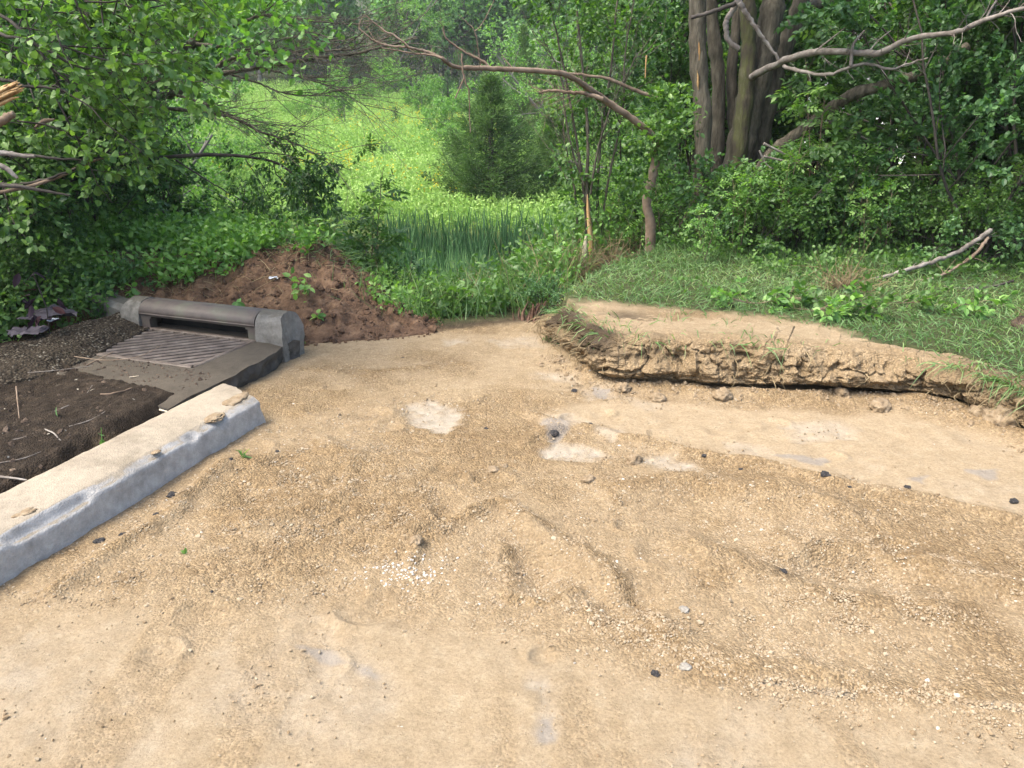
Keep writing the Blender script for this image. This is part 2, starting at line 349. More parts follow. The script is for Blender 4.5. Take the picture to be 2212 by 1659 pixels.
SM2 = G2([(-300, 1330), (300, 1300), (700, 1310), (950, 1350), (1150, 1385), (1350, 1440), (1600, 1500), (1900, 1530), (2400, 1570), (2600, 1900), (-600, 1900)])
SOIL = np.array([(-1.74, 3.97), (-2.06, 2.75), (-2.5, 1.4), (-2.75, .5), (-6, .5), (-6, 5.2), (-3.1, 4.95), (-2.80, 4.66), (-2.5, 4.36), (-2.2, 4.2), (-1.95, 4.06), (-1.84, 4.0)], float)
PALE = [G2(p) for p in ([(880, 875), (930, 862), (985, 885), (1000, 915), (960, 935), (880, 925)], [(1160, 975), (1200, 945), (1290, 965), (1310, 985), (1280, 997), (1170, 992)],
        [(1390, 985), (1440, 980), (1510, 1005), (1505, 1020), (1400, 1008)], [(1170, 893), (1240, 890), (1280, 908), (1240, 922), (1180, 912)], [(1280, 930), (1350, 925), (1370, 945), (1320, 955)],
        [(950, 735), (1010, 728), (1020, 742), (960, 748)], [(1060, 735), (1160, 725), (1180, 750), (1090, 752)], [(1150, 1480), (1180, 1475), (1200, 1580), (1180, 1600)],
        [(1250, 840), (1320, 835), (1330, 858), (1270, 862)], [(440, 1480), (560, 1440), (640, 1500), (520, 1560)], [(1350, 860), (1440, 870), (1400, 890)], [(1700, 920), (1830, 900), (1850, 950), (1720, 960)],
        [(1150, 800), (1250, 812), (1240, 828), (1160, 820)], [(1560, 950), (1680, 965), (1660, 990), (1570, 975)])]
GREY = [G2(p) for p in ([(640, 1395), (700, 1408), (820, 1460), (815, 1468), (690, 1420)], [(1180, 915), (1230, 905), (1215, 950), (1190, 955)], [(2090, 1020), (2150, 1015), (2140, 1035)],
        [(1280, 838), (1320, 845), (1300, 858)], [(1960, 1035), (2000, 1030), (1990, 1045)], [(1680, 985), (1780, 990), (1770, 1003)], [(1170, 1560), (1190, 1560), (1195, 1600), (1175, 1600)])]
RIDGE = [  # polyline px, height, width
    ([(1080, 1100), (1180, 1160), (1290, 1220), (1350, 1290), (1430, 1370)], .05, .055), ([(880, 1165), (1010, 1125), (1080, 1100)], .04, .05),
    ([(1140, 895), (1300, 935), (1560, 990), (1900, 1062), (2300, 1150)], .028, .04), ([(1330, 1060), (1500, 1045), (1700, 1080), (1800, 1110)], .05, .12),
    ([(1680, 1170), (1900, 1200), (2212, 1290)], .04, .09), ([(1250, 1330), (1500, 1420), (1700, 1470), (2212, 1530)], .018, .07),
    ([(860, 1200), (905, 1170), (900, 1220)], .03, .035), ([(690, 960), (760, 1000), (720, 1090), (560, 1140), (470, 1110)], .022, .05),
    ([(1130, 960), (1180, 935), (1200, 925)], .03, .04), ([(480, 1010), (440, 1060), (350, 1120), (250, 1190), (100, 1290)], .03, .05),
    ([(1100, 1190), (1090, 1290), (1180, 1310), (1240, 1280)], .018, .04), ([(640, 800), (800, 810), (1000, 790)], .012, .08), ([(1300, 1060), (1330, 1090)], .03, .03),
    ([(1500, 1180), (1750, 1290), (2000, 1330)], .035, .1), ]
RIDGE = [(G2(p), h, w) for p, h, w in RIDGE] + [(CUT[2:11] + np.array([0, -.05]), .04, .085), (CUT[9:] + np.array([-.03, -.16]), .035, .09)]
DIP = [(G(970, 1118)[:2], .04, .09), (G(1150, 1225)[:2], .04, .13), (G(1370, 1300)[:2], .045, .1), (G(1830, 1240)[:2], .03, .2), (G(550, 1070)[:2], .03, .1), (G(960, 1010)[:2], .015, .06), (G(740, 1030)[:2], .02, .1), (G(1500, 1120)[:2], .02, .2)]
_r = np.random.default_rng(21)
SCUFF = [(_r.uniform(-.55, .62) * y_ - .1, y_, _r.uniform(.05, .14), _r.uniform(0, 6.28), _r.uniform(.006, .016)) for y_ in _r.uniform(1.9, 5.0, 70)]
def hgt(x, y, full=True):
    x = np.asarray(x, float); y = np.asarray(y, float)
    dl = sdist(x, y, LAND); pl = sdist(x, y, PLATEAU)
    ex = .014 * fbm(x * 1.1, y * 1.1, o=3) + .008 * fbm(x * 3.3 + 2, y * 3.3, o=2) * (y < 9)
    near = (y < 7.5) & (np.abs(x) < 7.5)
    if full:
        r = np.zeros_like(x); xs, ys = x[near], y[near]; a = np.zeros_like(xs)
        wx = xs + .05 * fbm(xs * 5, ys * 5, o=3); wy = ys + .05 * fbm(xs * 5 + 9, ys * 5, o=3)
        for P, h, w in RIDGE: a = np.maximum(a, 1.0 * h * np.exp(-(segdist(wx, wy, P) / w)**2) * (1 + .3 * vnoise(xs * 6, ys * 6)))
        for c, h, w in DIP: a = a - 1.3 * h * np.exp(-(((wx - c[0])**2 + (wy - c[1])**2) / w**2))
        for cx, cy_, cr, ca, ch in SCUFF:
            dx, dy = xs - cx, ys - cy_; q = (np.abs(dx) < cr * 1.8) & (np.abs(dy) < cr * 1.8); dx, dy = dx[q], dy[q]; rr_ = np.hypot(dx, dy * 1.15); an = np.cos(np.arctan2(dy, dx) - ca)
            a[q] += ch * (np.exp(-((rr_ - cr) / (cr * .2))**2) * sstep(-.2, .7, an) - .8 * np.exp(-(rr_ / (cr * .75))**4))
        r[near] = a; ex = ex + r
    zp = .26 + .015 * fbm(x * 2.2, y * 2.2, o=3) + .02 * np.clip(y - 5, 0, 6) - .05 * sstep(2.2, 3.2, x) * sstep(5, 4, y)
    z = np.where(pl < 0, ex + (zp - ex) * sstep(0, -.07, pl), ex)
    so = sdist(x, y, SOIL); lf = sstep(.02, -.10, so) * (.122 + .016 * fbm(x * 3, y * 3, o=3)); z = z + np.where(pl < 0, 0, lf)
    lw = sstep(-3.1, -4.0, x) * .15 * sstep(8, 5, y); z = z + np.where(pl < 0, 0, lw * (so > 0))
    val = np.interp(y, [0, 5.5, 7, 11, 17.5, 19, 60, 75, 130, 200, 400], [-.8, -.8, -1.3, -2.6, -2.6, -1.4, 1.45, 3.2, 13, 26, 60])
    val = val + .18 * fbm(x * .35, y * .35, o=3) * sstep(6, 12, y) + .9 * fbm(x * .05 + 3, y * .05, o=2) * sstep(25, 60, y) - .02 * x * sstep(18, 25, y)
    t = sstep(0, 3.2, dl)
    return z * (1 - t) + val * t
def hz(x, y): return float(hgt(np.array([x]), np.array([y]), False)[0])
def hit(u, v, y0=3.0, y1=120.0):
    d = ray(u, v); t = np.concatenate([np.arange(y0, 12, .05), np.arange(12, y1, .25)]) / d[1]
    X = t * d[0]; Y = t * d[1]; Z = CAMH + t * d[2]; h = hgt(X, Y, False); k = np.argmax(Z < h)
    return np.array([X[k], Y[k], h[k]])

ys = [.35]
while ys[-1] < 420:
    y = ys[-1]; ys.append(y + (max(.0085, .0026 * y) if y < 6.2 else (.012 + .02 * (y - 6.2)**.9 if y < 30 else .06 * y)))
ys = np.array(ys); NC = 900
s_ = np.linspace(-1, 1, NC); s_ = .75 * s_ + .25 * s_**3
X, Y = np.meshgrid(s_, ys); X = X * (1.9 + .88 * Y)
Z = hgt(X, Y); fX, fY = X.ravel(), Y.ravel()
nearm = np.abs(fY) < 9
xn, yn = fX[nearm], fY[nearm]
def full(v): a = np.zeros(fX.shape); a[nearm] = v; return a
wob = .05 * fbm(xn * 6, yn * 6, o=4); wob2 = .025 * fbm(xn * 18 + 7, yn * 18, o=3)
sm = np.maximum(sstep(.05, -.06, sdist(xn, yn, SM1) + wob * 1.3), sstep(.12, -.1, sdist(xn, yn, SM2) + wob * 2))
streak = sstep(.12, .4, fbm(xn * 5.5 + 3, yn * .9, o=3)); sm = sm * (1 - .45 * streak * (yn < 3))
loose = np.clip(1 - sm, 0, 1) * (.55 + .45 * sstep(-.25, .15, fbm(xn * 1.9 + 4, yn * 1.9, o=3)))
loose = np.where(yn > 4.3, loose * (.45 + .4 * sstep(-.2, .3, fbm(xn * 3, yn * 3, o=3))), loose)
for P, h, w in RIDGE: loose = np.maximum(loose, np.exp(-(segdist(xn + wob, yn + wob, P) / (w * 1.1))**2))
pale = np.zeros_like(xn)
for k, P in enumerate(PALE): pale = np.maximum(pale, (1, .95, .9, .5, .5, .5, .5, .55, .45, .35, .4, .55, .5, .45)[k] * sstep(.035, -.045, sdist(xn, yn, P) + wob * 1.1 + wob2 * 1.6))
crust = G2([(1560, 1490), (1650, 1478), (1760, 1498), (1860, 1512), (1960, 1505), (2100, 1530), (2300, 1555)]); pale = np.maximum(pale, .9 * sstep(.018, .004, segdist(xn, yn, crust) + np.abs(wob) * .35) * (fbm(xn * 9, yn * 9, o=2) > -.25))
pale = np.maximum(pale, .35 * sstep(.15, .5, fbm(xn * 1.7 + 11, yn * 1.7, o=4)) * sm)
pale = np.clip(pale * (.85 + .7 * fbm(xn * 22, yn * 22, o=3)), 0, 1); loose = loose * (1 - pale)
grey = np.zeros_like(xn)
for P in GREY: grey = np.maximum(grey, .7 * sstep(.02, -.01, sdist(xn, yn, P) + wob * .5 + wob2))
so_ = sdist(xn, yn, SOIL)
dark = sstep(.05, -.05, so_ + wob * 1.2)
dark = np.maximum(dark, sstep(-2.95, -3.2, xn + wob) )
for c, w in ((G(1195, 945)[:2], .03), (G(1690, 1240)[:2], .05), (G(580, 1000)[:2], .03), (G(390, 1075)[:2], .06), (G(330, 1150)[:2], .05), (G(1240, 835)[:2], .05)):
    dark = np.maximum(dark, .6 * np.exp(-((xn - c[0])**2 + (yn - c[1])**2) / w**2) * (fbm(xn * 30, yn * 30, o=2) > -.1))
pl_ = sdist(xn, yn, PLATEAU)
dusty = sstep(.12, -.1, sdist(xn, yn, DUSTP) + wob * 1.6 + wob2 * 2) * (pl_ < 0)
dusty = dusty * (1 - .8 * sstep(.1, .45, fbm(xn * 2.6 + 3, yn * 2.6, o=3)))
vegn = np.where(pl_ < 0, 1 - dusty, 0); vegn = np.maximum(vegn, sstep(.0, .25, sdist(xn, yn, LAND)) * .8)
dark = np.maximum(dark, np.where(sdist(xn, yn, LAND) > -.12, .85 * sstep(-.12, .05, sdist(xn, yn, LAND) + wob), 0))
dark = np.maximum(dark, np.where(pl_ < 0, .7 * np.exp(-((xn - .75)**2 + (yn - 4.95)**2) / .18**2), 0))
micro = loose * (.009 * billow(xn * 9, yn * 9, o=3) + .006 * billow(xn * 32, yn * 32, o=2) * (.5 + .5 * sstep(-.2, .3, fbm(xn * 2.5, yn * 2.5, o=2)))) + .0035 * fbm(xn * 14, yn * 14, o=3) + .004 * fbm(xn * 4, yn * 12, o=3) * sm
micro = micro + sm * .006 * fbm(xn * 7, yn * 1.1, o=3) + dark * .012 * billow(xn * 13, yn * 13, o=3)
micro = micro - .012 * pale
Zf = Z.ravel().copy(); Zf[nearm] += micro
mead = sstep(18.5, 19.5, fY) * sstep(66, 58, fY)
veg = full(vegn); veg[~nearm] = 1
V = np.stack([fX, fY, Zf], 1); nr = len(ys)
i, j = np.meshgrid(np.arange(nr - 1), np.arange(NC - 1), indexing='ij'); a = (i * NC + j).ravel()
F = np.stack([a, a + 1, a + NC + 1, a + NC], 1)
ground = mkobj('ground', V, F, M['terrain'], None, {'loose': full(loose), 'pale': full(pale), 'grey': full(grey), 'dark': full(dark), 'veg': veg, 'mead': mead}, None, True)
tag(ground, kind='structure')

# ------------------------------------------------------------------ cut earth bank (undercut edge right of the excavation)
def worley(x, y, seed=0):
    ix, iy = np.floor(x), np.floor(y); f1 = np.full(x.shape, 9.); f2 = np.full(x.shape, 9.); idv = np.zeros(x.shape)
    for a in (-1, 0, 1):
        for b in (-1, 0, 1):
            cx, cy_ = ix + a, iy + b; px = cx + _h(cx, cy_, cx * 0 + 3 + seed); py = cy_ + _h(cx, cy_, cx * 0 + 8 + seed); d = np.hypot(px - x, py - y); r_ = _h(cx, cy_, cx * 0 + 13 + seed)
            n1 = d < f1; f2 = np.where(n1, f1, np.minimum(f2, d)); idv = np.where(n1, r_, idv); f1 = np.where(n1, d, f1)
    return f1, f2, idv
def cut_bank():
    n, m = 1000, 130
    C = spline(CUT, n); k_ = np.arange(n) / n * 5
    C = C + np.stack([0 * k_, .045 * fbm(k_ * 1.7, k_ * 0 + 2, o=2) + .03 * fbm(k_ * 7, k_ * 0, o=3)], 1); seg = np.r_[0, np.cumsum(np.linalg.norm(np.diff(C, axis=0), axis=1))]
    s = np.linspace(0, seg[-1], n); C = np.stack([np.interp(s, seg, C[:, 0]), np.interp(s, seg, C[:, 1])], 1)
    T = nrm(np.gradient(C, axis=0)); Nn = np.stack([-T[:, 1], T[:, 0]], 1)      # into the bank
    # profile (offset into bank, height fraction)
    prof = np.array([(.75, .93), (.45, .975), (.2, 1.0), (.09, 1.0), (.055, .97), (.045, .86), (.02, .66), (-.005, .46), (-.0, .32), (.03, .2), (.1, .1), (.16, .03), (.2, -.25)])
    pr_ = spline(prof, m); und = sstep(1.3, 3.2, s)[:, None]
    top = np.interp(s, [0, .35, .8, 2.0, 3.0, 3.9, 5], [.13, .24, .27, .285, .24, .2, .2])[:, None]
    off = pr_[None, :, 0] * np.ones((n, 1)); hh = pr_[None, :, 1] * top
    low = (pr_[:, 1] < .3)[None] & (pr_[:, 0] < .3)[None]
    off = np.where(low, off * (.25 + 1.0 * und), off)
    x = C[:, None, 0] + Nn[:, None, 0] * off; y = C[:, None, 1] + Nn[:, None, 1] * off; z = hh + 0 * off
    t = np.linspace(0, 1, m)[None] * np.ones((n, 1)); face = np.exp(-((pr_[:, 1] - .5) / .38)**4)[None] * (pr_[:, 0] < .15)[None]
    face = face * np.ones((n, 1)); tops = 1 - face
    big = billow(x * 3.2, y * 3.2, z * 5, o=2); med = billow(x * 9, y * 9, z * 12, o=3); fine = billow(x * 30, y * 30, z * 36, o=3)
    d = face * (.075 * big + .05 * med + .017 * fine) - face * .02 + tops * 0
    wsx = s[:, None] + .09 * fbm(x * 7, z * 12, o=3); wt = z * 1.2 + .07 * fbm(x * 7 + 5, z * 12, o=3)
    f1, f2, idv = worley(wsx * 5.5, wt * 6.5); g1, g2, idw = worley(wsx * 19 + 7, wt * 19, 5)
    d = d + face * (.03 * (idv - .5) + .012 * (idw - .5) - (.035 * sstep(.13, .0, f2 - f1) + .008 * sstep(.14, 0, g2 - g1)) * sstep(-.15, .25, fbm(x * 3 + 2, z * 9 + x, o=2)) + .012 * billow(x * 60, z * 70, y * 60, o=2))
    # deep bites along the lower edge
    bite = sstep(.1, .5, vnoise(s * 2.6, s * 0 + 4.))[:, None] * sstep(.55, .2, hh / top) * .09
    d = d - bite * (off < .15)
    x = x - Nn[:, None, 0] * d; y = y - Nn[:, None, 1] * d
    z = z + tops * (.006 * fine + .012 * med * (pr_[None, :, 0] < .3)) + face * .012 * med
    z = np.where(pr_[None, :, 1] < 0, -.06, z)
    blend = sstep(.3, .75, off) * (pr_[None, :, 1] > .8); gz = hgt(x.ravel(), y.ravel(), False).reshape(x.shape)
    z = z * (1 - blend) + (gz - .012 * sstep(.6, .75, off)) * blend
    V = np.stack([x, y, z], -1).reshape(-1, 3)
    i, j = np.meshgrid(np.arange(n - 1), np.arange(m - 1), indexing='ij'); a = (i * m + j).ravel()
    F = np.stack([a, a + 1, a + m + 1, a + m], 1)
    crk = (sstep(.1, .0, f2 - f1) * face * .15).ravel(); Sg = (s[:, None] + 0 * off).ravel(); dk = .85 * sstep(.1, .4, Sg) * sstep(1.75, 1.1, Sg + .5 * fbm(V[:, 0] * 7, V[:, 2] * 12, o=3)) * sstep(.45, .8, (hh / top).ravel() + .35 * fbm(V[:, 0] * 9, V[:, 2] * 14, o=3)) * sstep(.22, .1, off.ravel() + .1 * fbm(V[:, 0] * 8, V[:, 1] * 8, o=2))
    dk = np.maximum(dk, crk)  # cracks tinted darker, crease shade painted into the soil colour
    dk = np.maximum(dk, .75 * np.exp(-((V[:, 0] - 2.75)**2 + (V[:, 1] - 3.95)**2) / .25**2) * sstep(.08, .15, V[:, 2]))
    lo = np.clip(.75 - .5 * (tops.ravel()) * sstep(.08, .3, off.ravel()), 0, 1)
    under = (sstep(.3, .1, (hh / top).ravel()) * sstep(.03, .1, off.ravel())) * .12  # painted shade: darker colour in the undercut at the foot
    zero = np.zeros(len(V))
    vg = (.6 * sstep(.15, .5, fbm(V[:, 0] * 2.5, V[:, 1] * 2.5, o=3))) * tops.ravel() * sstep(.1, .3, off.ravel()) * .5
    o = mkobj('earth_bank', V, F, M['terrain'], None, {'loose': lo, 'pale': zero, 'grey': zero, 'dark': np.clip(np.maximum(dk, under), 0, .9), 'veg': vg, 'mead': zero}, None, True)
    tag(o, kind='structure'); return C, Nn, s, top
CB, CN, CS, CT = cut_bank()

# ------------------------------------------------------------------ small lumps
ICO_V, ICO_F = None, None
def ico(sub=1):
    t = (1 + 5**.5) / 2
    v = [(-1,t,0),(1,t,0),(-1,-t,0),(1,-t,0),(0,-1,t),(0,1,t),(0,-1,-t),(0,1,-t),(t,0,-1),(t,0,1),(-t,0,-1),(-t,0,1)]
    f = [(0,11,5),(0,5,1),(0,1,7),(0,7,10),(0,10,11),(1,5,9),(5,11,4),(11,10,2),(10,7,6),(7,1,8),(3,9,4),(3,4,2),(3,2,6),(3,6,8),(3,8,9),(4,9,5),(2,4,11),(6,2,10),(8,6,7),(9,8,1)]
    v = [np.array(a) / np.linalg.norm(a) for a in v]
    for _ in range(sub):
        c = {}; nf = []
        def mid(a, b):
            k = (min(a, b), max(a, b))
            if k not in c: p = v[a] + v[b]; v.append(p / np.linalg.norm(p)); c[k] = len(v) - 1
            return c[k]
        for a, b, d in f:
            x, y, z = mid(a, b), mid(b, d), mid(d, a); nf += [(a, x, z), (b, y, x), (d, z, y), (x, y, z)]
        f = nf
    return np.array(v), np.array(f)
IV, IF = ico(0); IV3, IF3 = ico(3)
def lumpmesh(size, seed, amp=.35, freq=1.6, flat=.75):
    r = np.random.default_rng(seed); off = r.uniform(0, 50, 3)
    n = fbm(IV3[:, 0] * freq + off[0], IV3[:, 1] * freq + off[1], IV3[:, 2] * freq + off[2], o=4, g=.6)
    V = IV3 * (1 + amp * n)[:, None]; q = np.sign(n)
    sc = np.array([1, r.uniform(.65, .95), r.uniform(.5, .75) * flat / .75]) * size
    a = r.uniform(0, 6.28); c, s2 = math.cos(a), math.sin(a); V = V * sc; V = np.stack([V[:, 0] * c - V[:, 1] * s2, V[:, 0] * s2 + V[:, 1] * c, V[:, 2]], 1)
    return V
def surf(x, y):      # height with micro relief approx
    return hgt(np.atleast_1d(np.asarray(x, float)), np.atleast_1d(np.asarray(y, float)), True)
# gravel strewn over the loose ground
def gravel():
    mb = MB(); N = 105000
    u = rng.uniform(0, 1, N * 5); y = 1.25 * (5.7 / 1.25)**(u); x = rng.uniform(-1, 1, N * 5) * (.4 + .75 * y)
    okm = (sdist(x, y, SOIL) > .03) & (sdist(x, y, PLATEAU) > .0) & (sdist(x, y, LAND) < -.03)
    x, y = x[okm], y[okm]
    wob = .06 * fbm(x * 6, y * 6, o=3)
    sm = np.maximum(sstep(.05, -.06, sdist(x, y, SM1) + wob), sstep(.12, -.1, sdist(x, y, SM2) + wob))
    dens = (1 - sm) * (.25 + .75 * sstep(-.15, .3, fbm(x * 2.2, y * 2.2, o=3))) * sstep(4.6, 3.9, y) + .012
    for P, h, w in RIDGE: dens = np.maximum(dens, .9 * np.exp(-(segdist(x, y, P) / (w * 1.3))**2))
    for P in PALE: dens = np.where(sdist(x, y, P) < .0, .06, dens)
    k = rng.random(len(x)) < dens; x, y = x[k][:N], y[k][:N]; n = len(x)
    size = rng.lognormal(math.log(.0029), .4, n); size = np.clip(size, .002, .016)
    z = surf(x, y) + size * .25
    q = rng.normal(size=(n, 12, 3)) * .16
    V = (IV[None] + q) * size[:, None, None] * rng.uniform(.6, 1.15, (n, 1, 3)); V[..., 2] *= .75
    V += np.stack([x, y, z], 1)[:, None]
    F = (IF[None] + (np.arange(n) * 12)[:, None, None]).reshape(-1, 3)
    mb.add(V.reshape(-1, 3), F, np.repeat(rng.random(n), 12))
    # pale crushed stone scatter
    c = G(860, 1240)[:2]; m = 180; px = c[0] + rng.normal(size=m) * .09 + .02; py = c[1] + rng.normal(size=m) * .05; size = rng.uniform(.002, .0058, m)
    V = (IV[None] + rng.normal(size=(m, 12, 3)) * .2) * size[:, None, None] + np.stack([px, py, surf(px, py) + size * .3], 1)[:, None]
    mb.add(V.reshape(-1, 3), (IF[None] + (np.arange(m) * 12)[:, None, None]).reshape(-1, 3), 1.0)
    m_, nt, b, out = mat('gravel_stone')
    c = ramp(nt, attr(nt, 'rnd'), [(0, (.17, .12, .068)), (.3, (.23, .168, .1)), (.7, (.265, .207, .132)), (.985, (.31, .255, .175)), (1, (.42, .39, .34))])
    nt.links.new(c, b.inputs['Base Color']); b.inputs['Roughness'].default_value = .9; b.inputs['Specular IOR Level'].default_value = .2
    o = mb.build('gravel', m_); tag(o, 'fine tan crushed gravel strewn over the bare ground', 'gravel', kind='stuff')
gravel()
def lump(name, u, v, size, m, seed, label, cat, group, flat=.75, amp=.35, z=None, sink=.3, freq=1.6):
    p = G(u, v, 0 if z is None else z); V = lumpmesh(size, seed, amp, freq, flat)
    zz = float(surf(p[0], p[1])[0]) if z is None else z
    V[:, 2] += zz + size * (.55 - sink) * flat; V[:, 0] += p[0]; V[:, 1] += p[1]
    c = np.array([p[0], p[1], zz]); V -= c
    o = mkobj(name, V, IF3, m, None, {'rnd': np.full(len(V), .5)}, None, True); o.location = c
    return tag(o, label, cat, group)
CL = [(1370, 998, .042, 'brown lump beside the pale patch in the middle of the cleared ground'), (1065, 1020, .03, 'small tan clod in front of the central pale patches'),
      (1420, 862, .05, 'tan clod fallen at the foot of the cut bank'), (1560, 860, .055, 'flat tan clod at the foot of the bank near its middle'), (1815, 860, .05, 'rounded clod against the foot of the bank right of its middle'), (1900, 885, .07, 'crumbled clod pile in front of the bank towards the right'),
      (2160, 918, .1, 'large clod under the overhang at the far right of the bank'), (2110, 905, .06, 'small clod just left of the large one under the overhang'), (1270, 1040, .035, 'cracked flat clod pressed in the gravel below the pale patch'),
      (900, 1190, .03, 'brown pointed clod above the white crushed stone'), (1478, 1320, .018, 'grey pebble on the gravel right of centre'), (1090, 1010, .018, 'little tan stone beside the small clod in the middle'), (1480, 1450, .02, 'little grey stone near the white crusted edge'),
      (1210, 790, .04, 'tan clod at the left foot of the bank'), (1345, 845, .05, 'tan clod under the dark rooty end of the bank'), (1985, 845, .05, 'clod hanging from the bank face on the right')]
for k, (u, v, s, lab) in enumerate(CL): lump('stone' if s < .022 else 'dirt_clod', u, v, s, M['clod'] if k not in (10, 12) else M['stone'], 100 + k, lab, 'clod' if s >= .022 else 'stone', 'clods lying on the cleared ground', .7, .5, freq=2.4)
AS = [(1197, 940, .028, 'largest black asphalt lump at the corner of the pale patch'), (1780, 1040, .022, 'black asphalt crumb on the gravel right of centre'), (1520, 990, .014, 'black crumb on the edge of the smooth strip'), (1600, 1015, .013, 'black crumb right of the narrow pale patch'),
      (1960, 1055, .015, 'black crumb on the smooth strip edge towards the right'), (2190, 1085, .02, 'black crumb at the right border of the picture'), (1415, 1462, .014, 'black crumb near the bottom right of centre'), (1690, 1240, .016, 'black crumb in the grey stained hollow'),
      (215, 1170, .022, 'black crumb below the kerb block on the left'), (265, 1160, .014, 'small black crumb right of the one below the kerb block'), (372, 1072, .022, 'black crumb against the foot of the kerb block'), (338, 1117, .016, 'black crumb in the loose dirt beside the kerb block'),
      (500, 1003, .014, 'black crumb beside the seedling by the kerb end'), (457, 1283, .009, 'tiny dark crumb on the smooth foreground'), (1050, 925, .012, 'dark crumb above the central pale patch'), (1240, 842, .02, 'dark soil crumb near the left of the bank'), (1275, 925, .014, 'dark crumb on the row of loose dirt'), (870, 695 + 80, .014, 'dark crumb in front of the drain gully'),
      (1110, 985, .009, 'tiny dark crumb left of the pale patches'), (1835, 1060, .011, 'small dark crumb between two others on the strip edge'), (955, 1268, .008, 'tiny dark crumb by the white stone scatter'), (600, 985, .011, 'dark crumb beyond the seedling by the kerb')]
for k, (u, v, s, lab) in enumerate(AS): lump('asphalt_crumb', u, v, s, M['asph'], 300 + k, lab, 'crumb', 'black asphalt crumbs on the dirt', .7, .6, freq=2.6)

# ------------------------------------------------------------------ kerb block
def kerb_block():
    a = np.array([-1.300, 3.80]); b = np.array([-1.799, 2.31]); d = nrm(b - a); n = np.array([d[1], -d[0]]);  n = n if n[0] < 0 else -n
    L = 3.6; ns = 260; prof = np.array([(0, -.06), (.002, .0), (.006, .06), (.008, .118), (.012, .128), (.045, .152), (.055, .157), (.12, .163), (.2, .167), (.27, .167), (.31, .163), (.325, .15), (.335, .1), (.34, -.06)])
    pp = []
    for k in range(len(prof) - 1):
        m = max(2, int(np.linalg.norm(prof[k + 1] - prof[k]) / .009)); t = np.linspace(0, 1, m, endpoint=False)[:, None]; pp.append(prof[k] * (1 - t) + prof[k + 1] * t)
    pp = np.vstack(pp + [prof[-1:]]); m = len(pp)
    s = np.linspace(0, 1, ns)**1.0 * L; S, Q = np.meshgrid(s, np.arange(m), indexing='ij'); off = pp[Q, 0]; z = pp[Q, 1]
    # broken slanted end: slides along with height / depth
    end = .03 + .02 * fbm(off * 20, z * 20, o=3) + .05 * (off / .33) * 0 - .10 * sstep(.05, .33, off)
    S2 = S + end * np.exp(-S / .12)
    c = np.array([.165, .06]); 
    chip = .02 * sstep(.2, .6, fbm(S2 * 4, z * 0 + 3, o=3)) * np.exp(-((off - .01)**2 + (z - .14)**2) / .03**2)
    nz = .0022 * fbm(S2 * 25, off * 25 + z * 25, o=4) + chip
    off2 = c[0] + (off - c[0]) * (1 - nz / .16); z2 = z - nz * (z > .1)
    x = a[0] + d[0] * S2 + n[0] * off2; y = a[1] + d[1] * S2 + n[1] * off2
    V = np.stack([x, y, z2], -1).reshape(-1, 3); i, j = np.meshgrid(np.arange(ns - 1), np.arange(m - 1), indexing='ij'); q = (i * m + j).ravel()
    F = np.stack([q, q + m, q + m + 1, q + 1], 1)
    mb = MB(); mb.add(V, F, .5, 0, True)
    for e in (0, ns - 1):                     # end faces as a noisy grid
        E = V[e * m:(e + 1) * m]; cc = E.mean(0); K = 7; ring = [E * (1 - t) + cc * t for t in np.linspace(0, 1, K)]
        R_ = np.array(ring); 
        if e == 0:
            bul = -np.array([d[0], d[1], 0]) * (.012 * fbm(R_[..., 0] * 30, R_[..., 2] * 30, R_[..., 1] * 30, o=3))[..., None] * np.linspace(0, 1, K)[:, None, None]**.5; R_ = R_ + bul
        i, j = np.meshgrid(np.arange(K - 1), np.arange(m - 1), indexing='ij'); q = (i * m + j).ravel()
        mb.add(R_.reshape(-1, 3), np.stack([q, q + 1, q + m + 1, q + m], 1), .5, 0, True)
    o = mb.build('kerb_block', M['kerb']); tag(o, 'long pale concrete kerb block with a broken end lying in the left foreground', 'kerb')
    # dirt smears on its top edge
    for k, (t, of, sx) in enumerate(((.12, .1, .11), (.34, .045, .07), (.75, .03, .03), (1.35, .1, .06))):
        V = lumpmesh(sx, 500 + k, .5, 2.2); V[:, 2] *= .22; V[:, 0] *= .55
        ang = math.atan2(d[1], d[0]) - math.pi / 2; ca, sa = math.cos(ang), math.sin(ang); V = np.stack([V[:, 0] * ca - V[:, 1] * sa, V[:, 0] * sa + V[:, 1] * ca, V[:, 2]], 1)
        p = a + d * t + n * of; o2 = mkobj('dirt_smear', V, IF3, M['clod'], None, None, None, True); o2.location = (p[0], p[1], .155)
        tag(o2, ['heap of tan dirt on the broken end of the kerb block', 'second tan dirt patch back from the end of the kerb block', 'small tan dirt patch midway along the kerb block', 'tan dirt patch on the near left part of the kerb block'][k], 'dirt', 'dirt patches on the kerb block')
kerb_block()

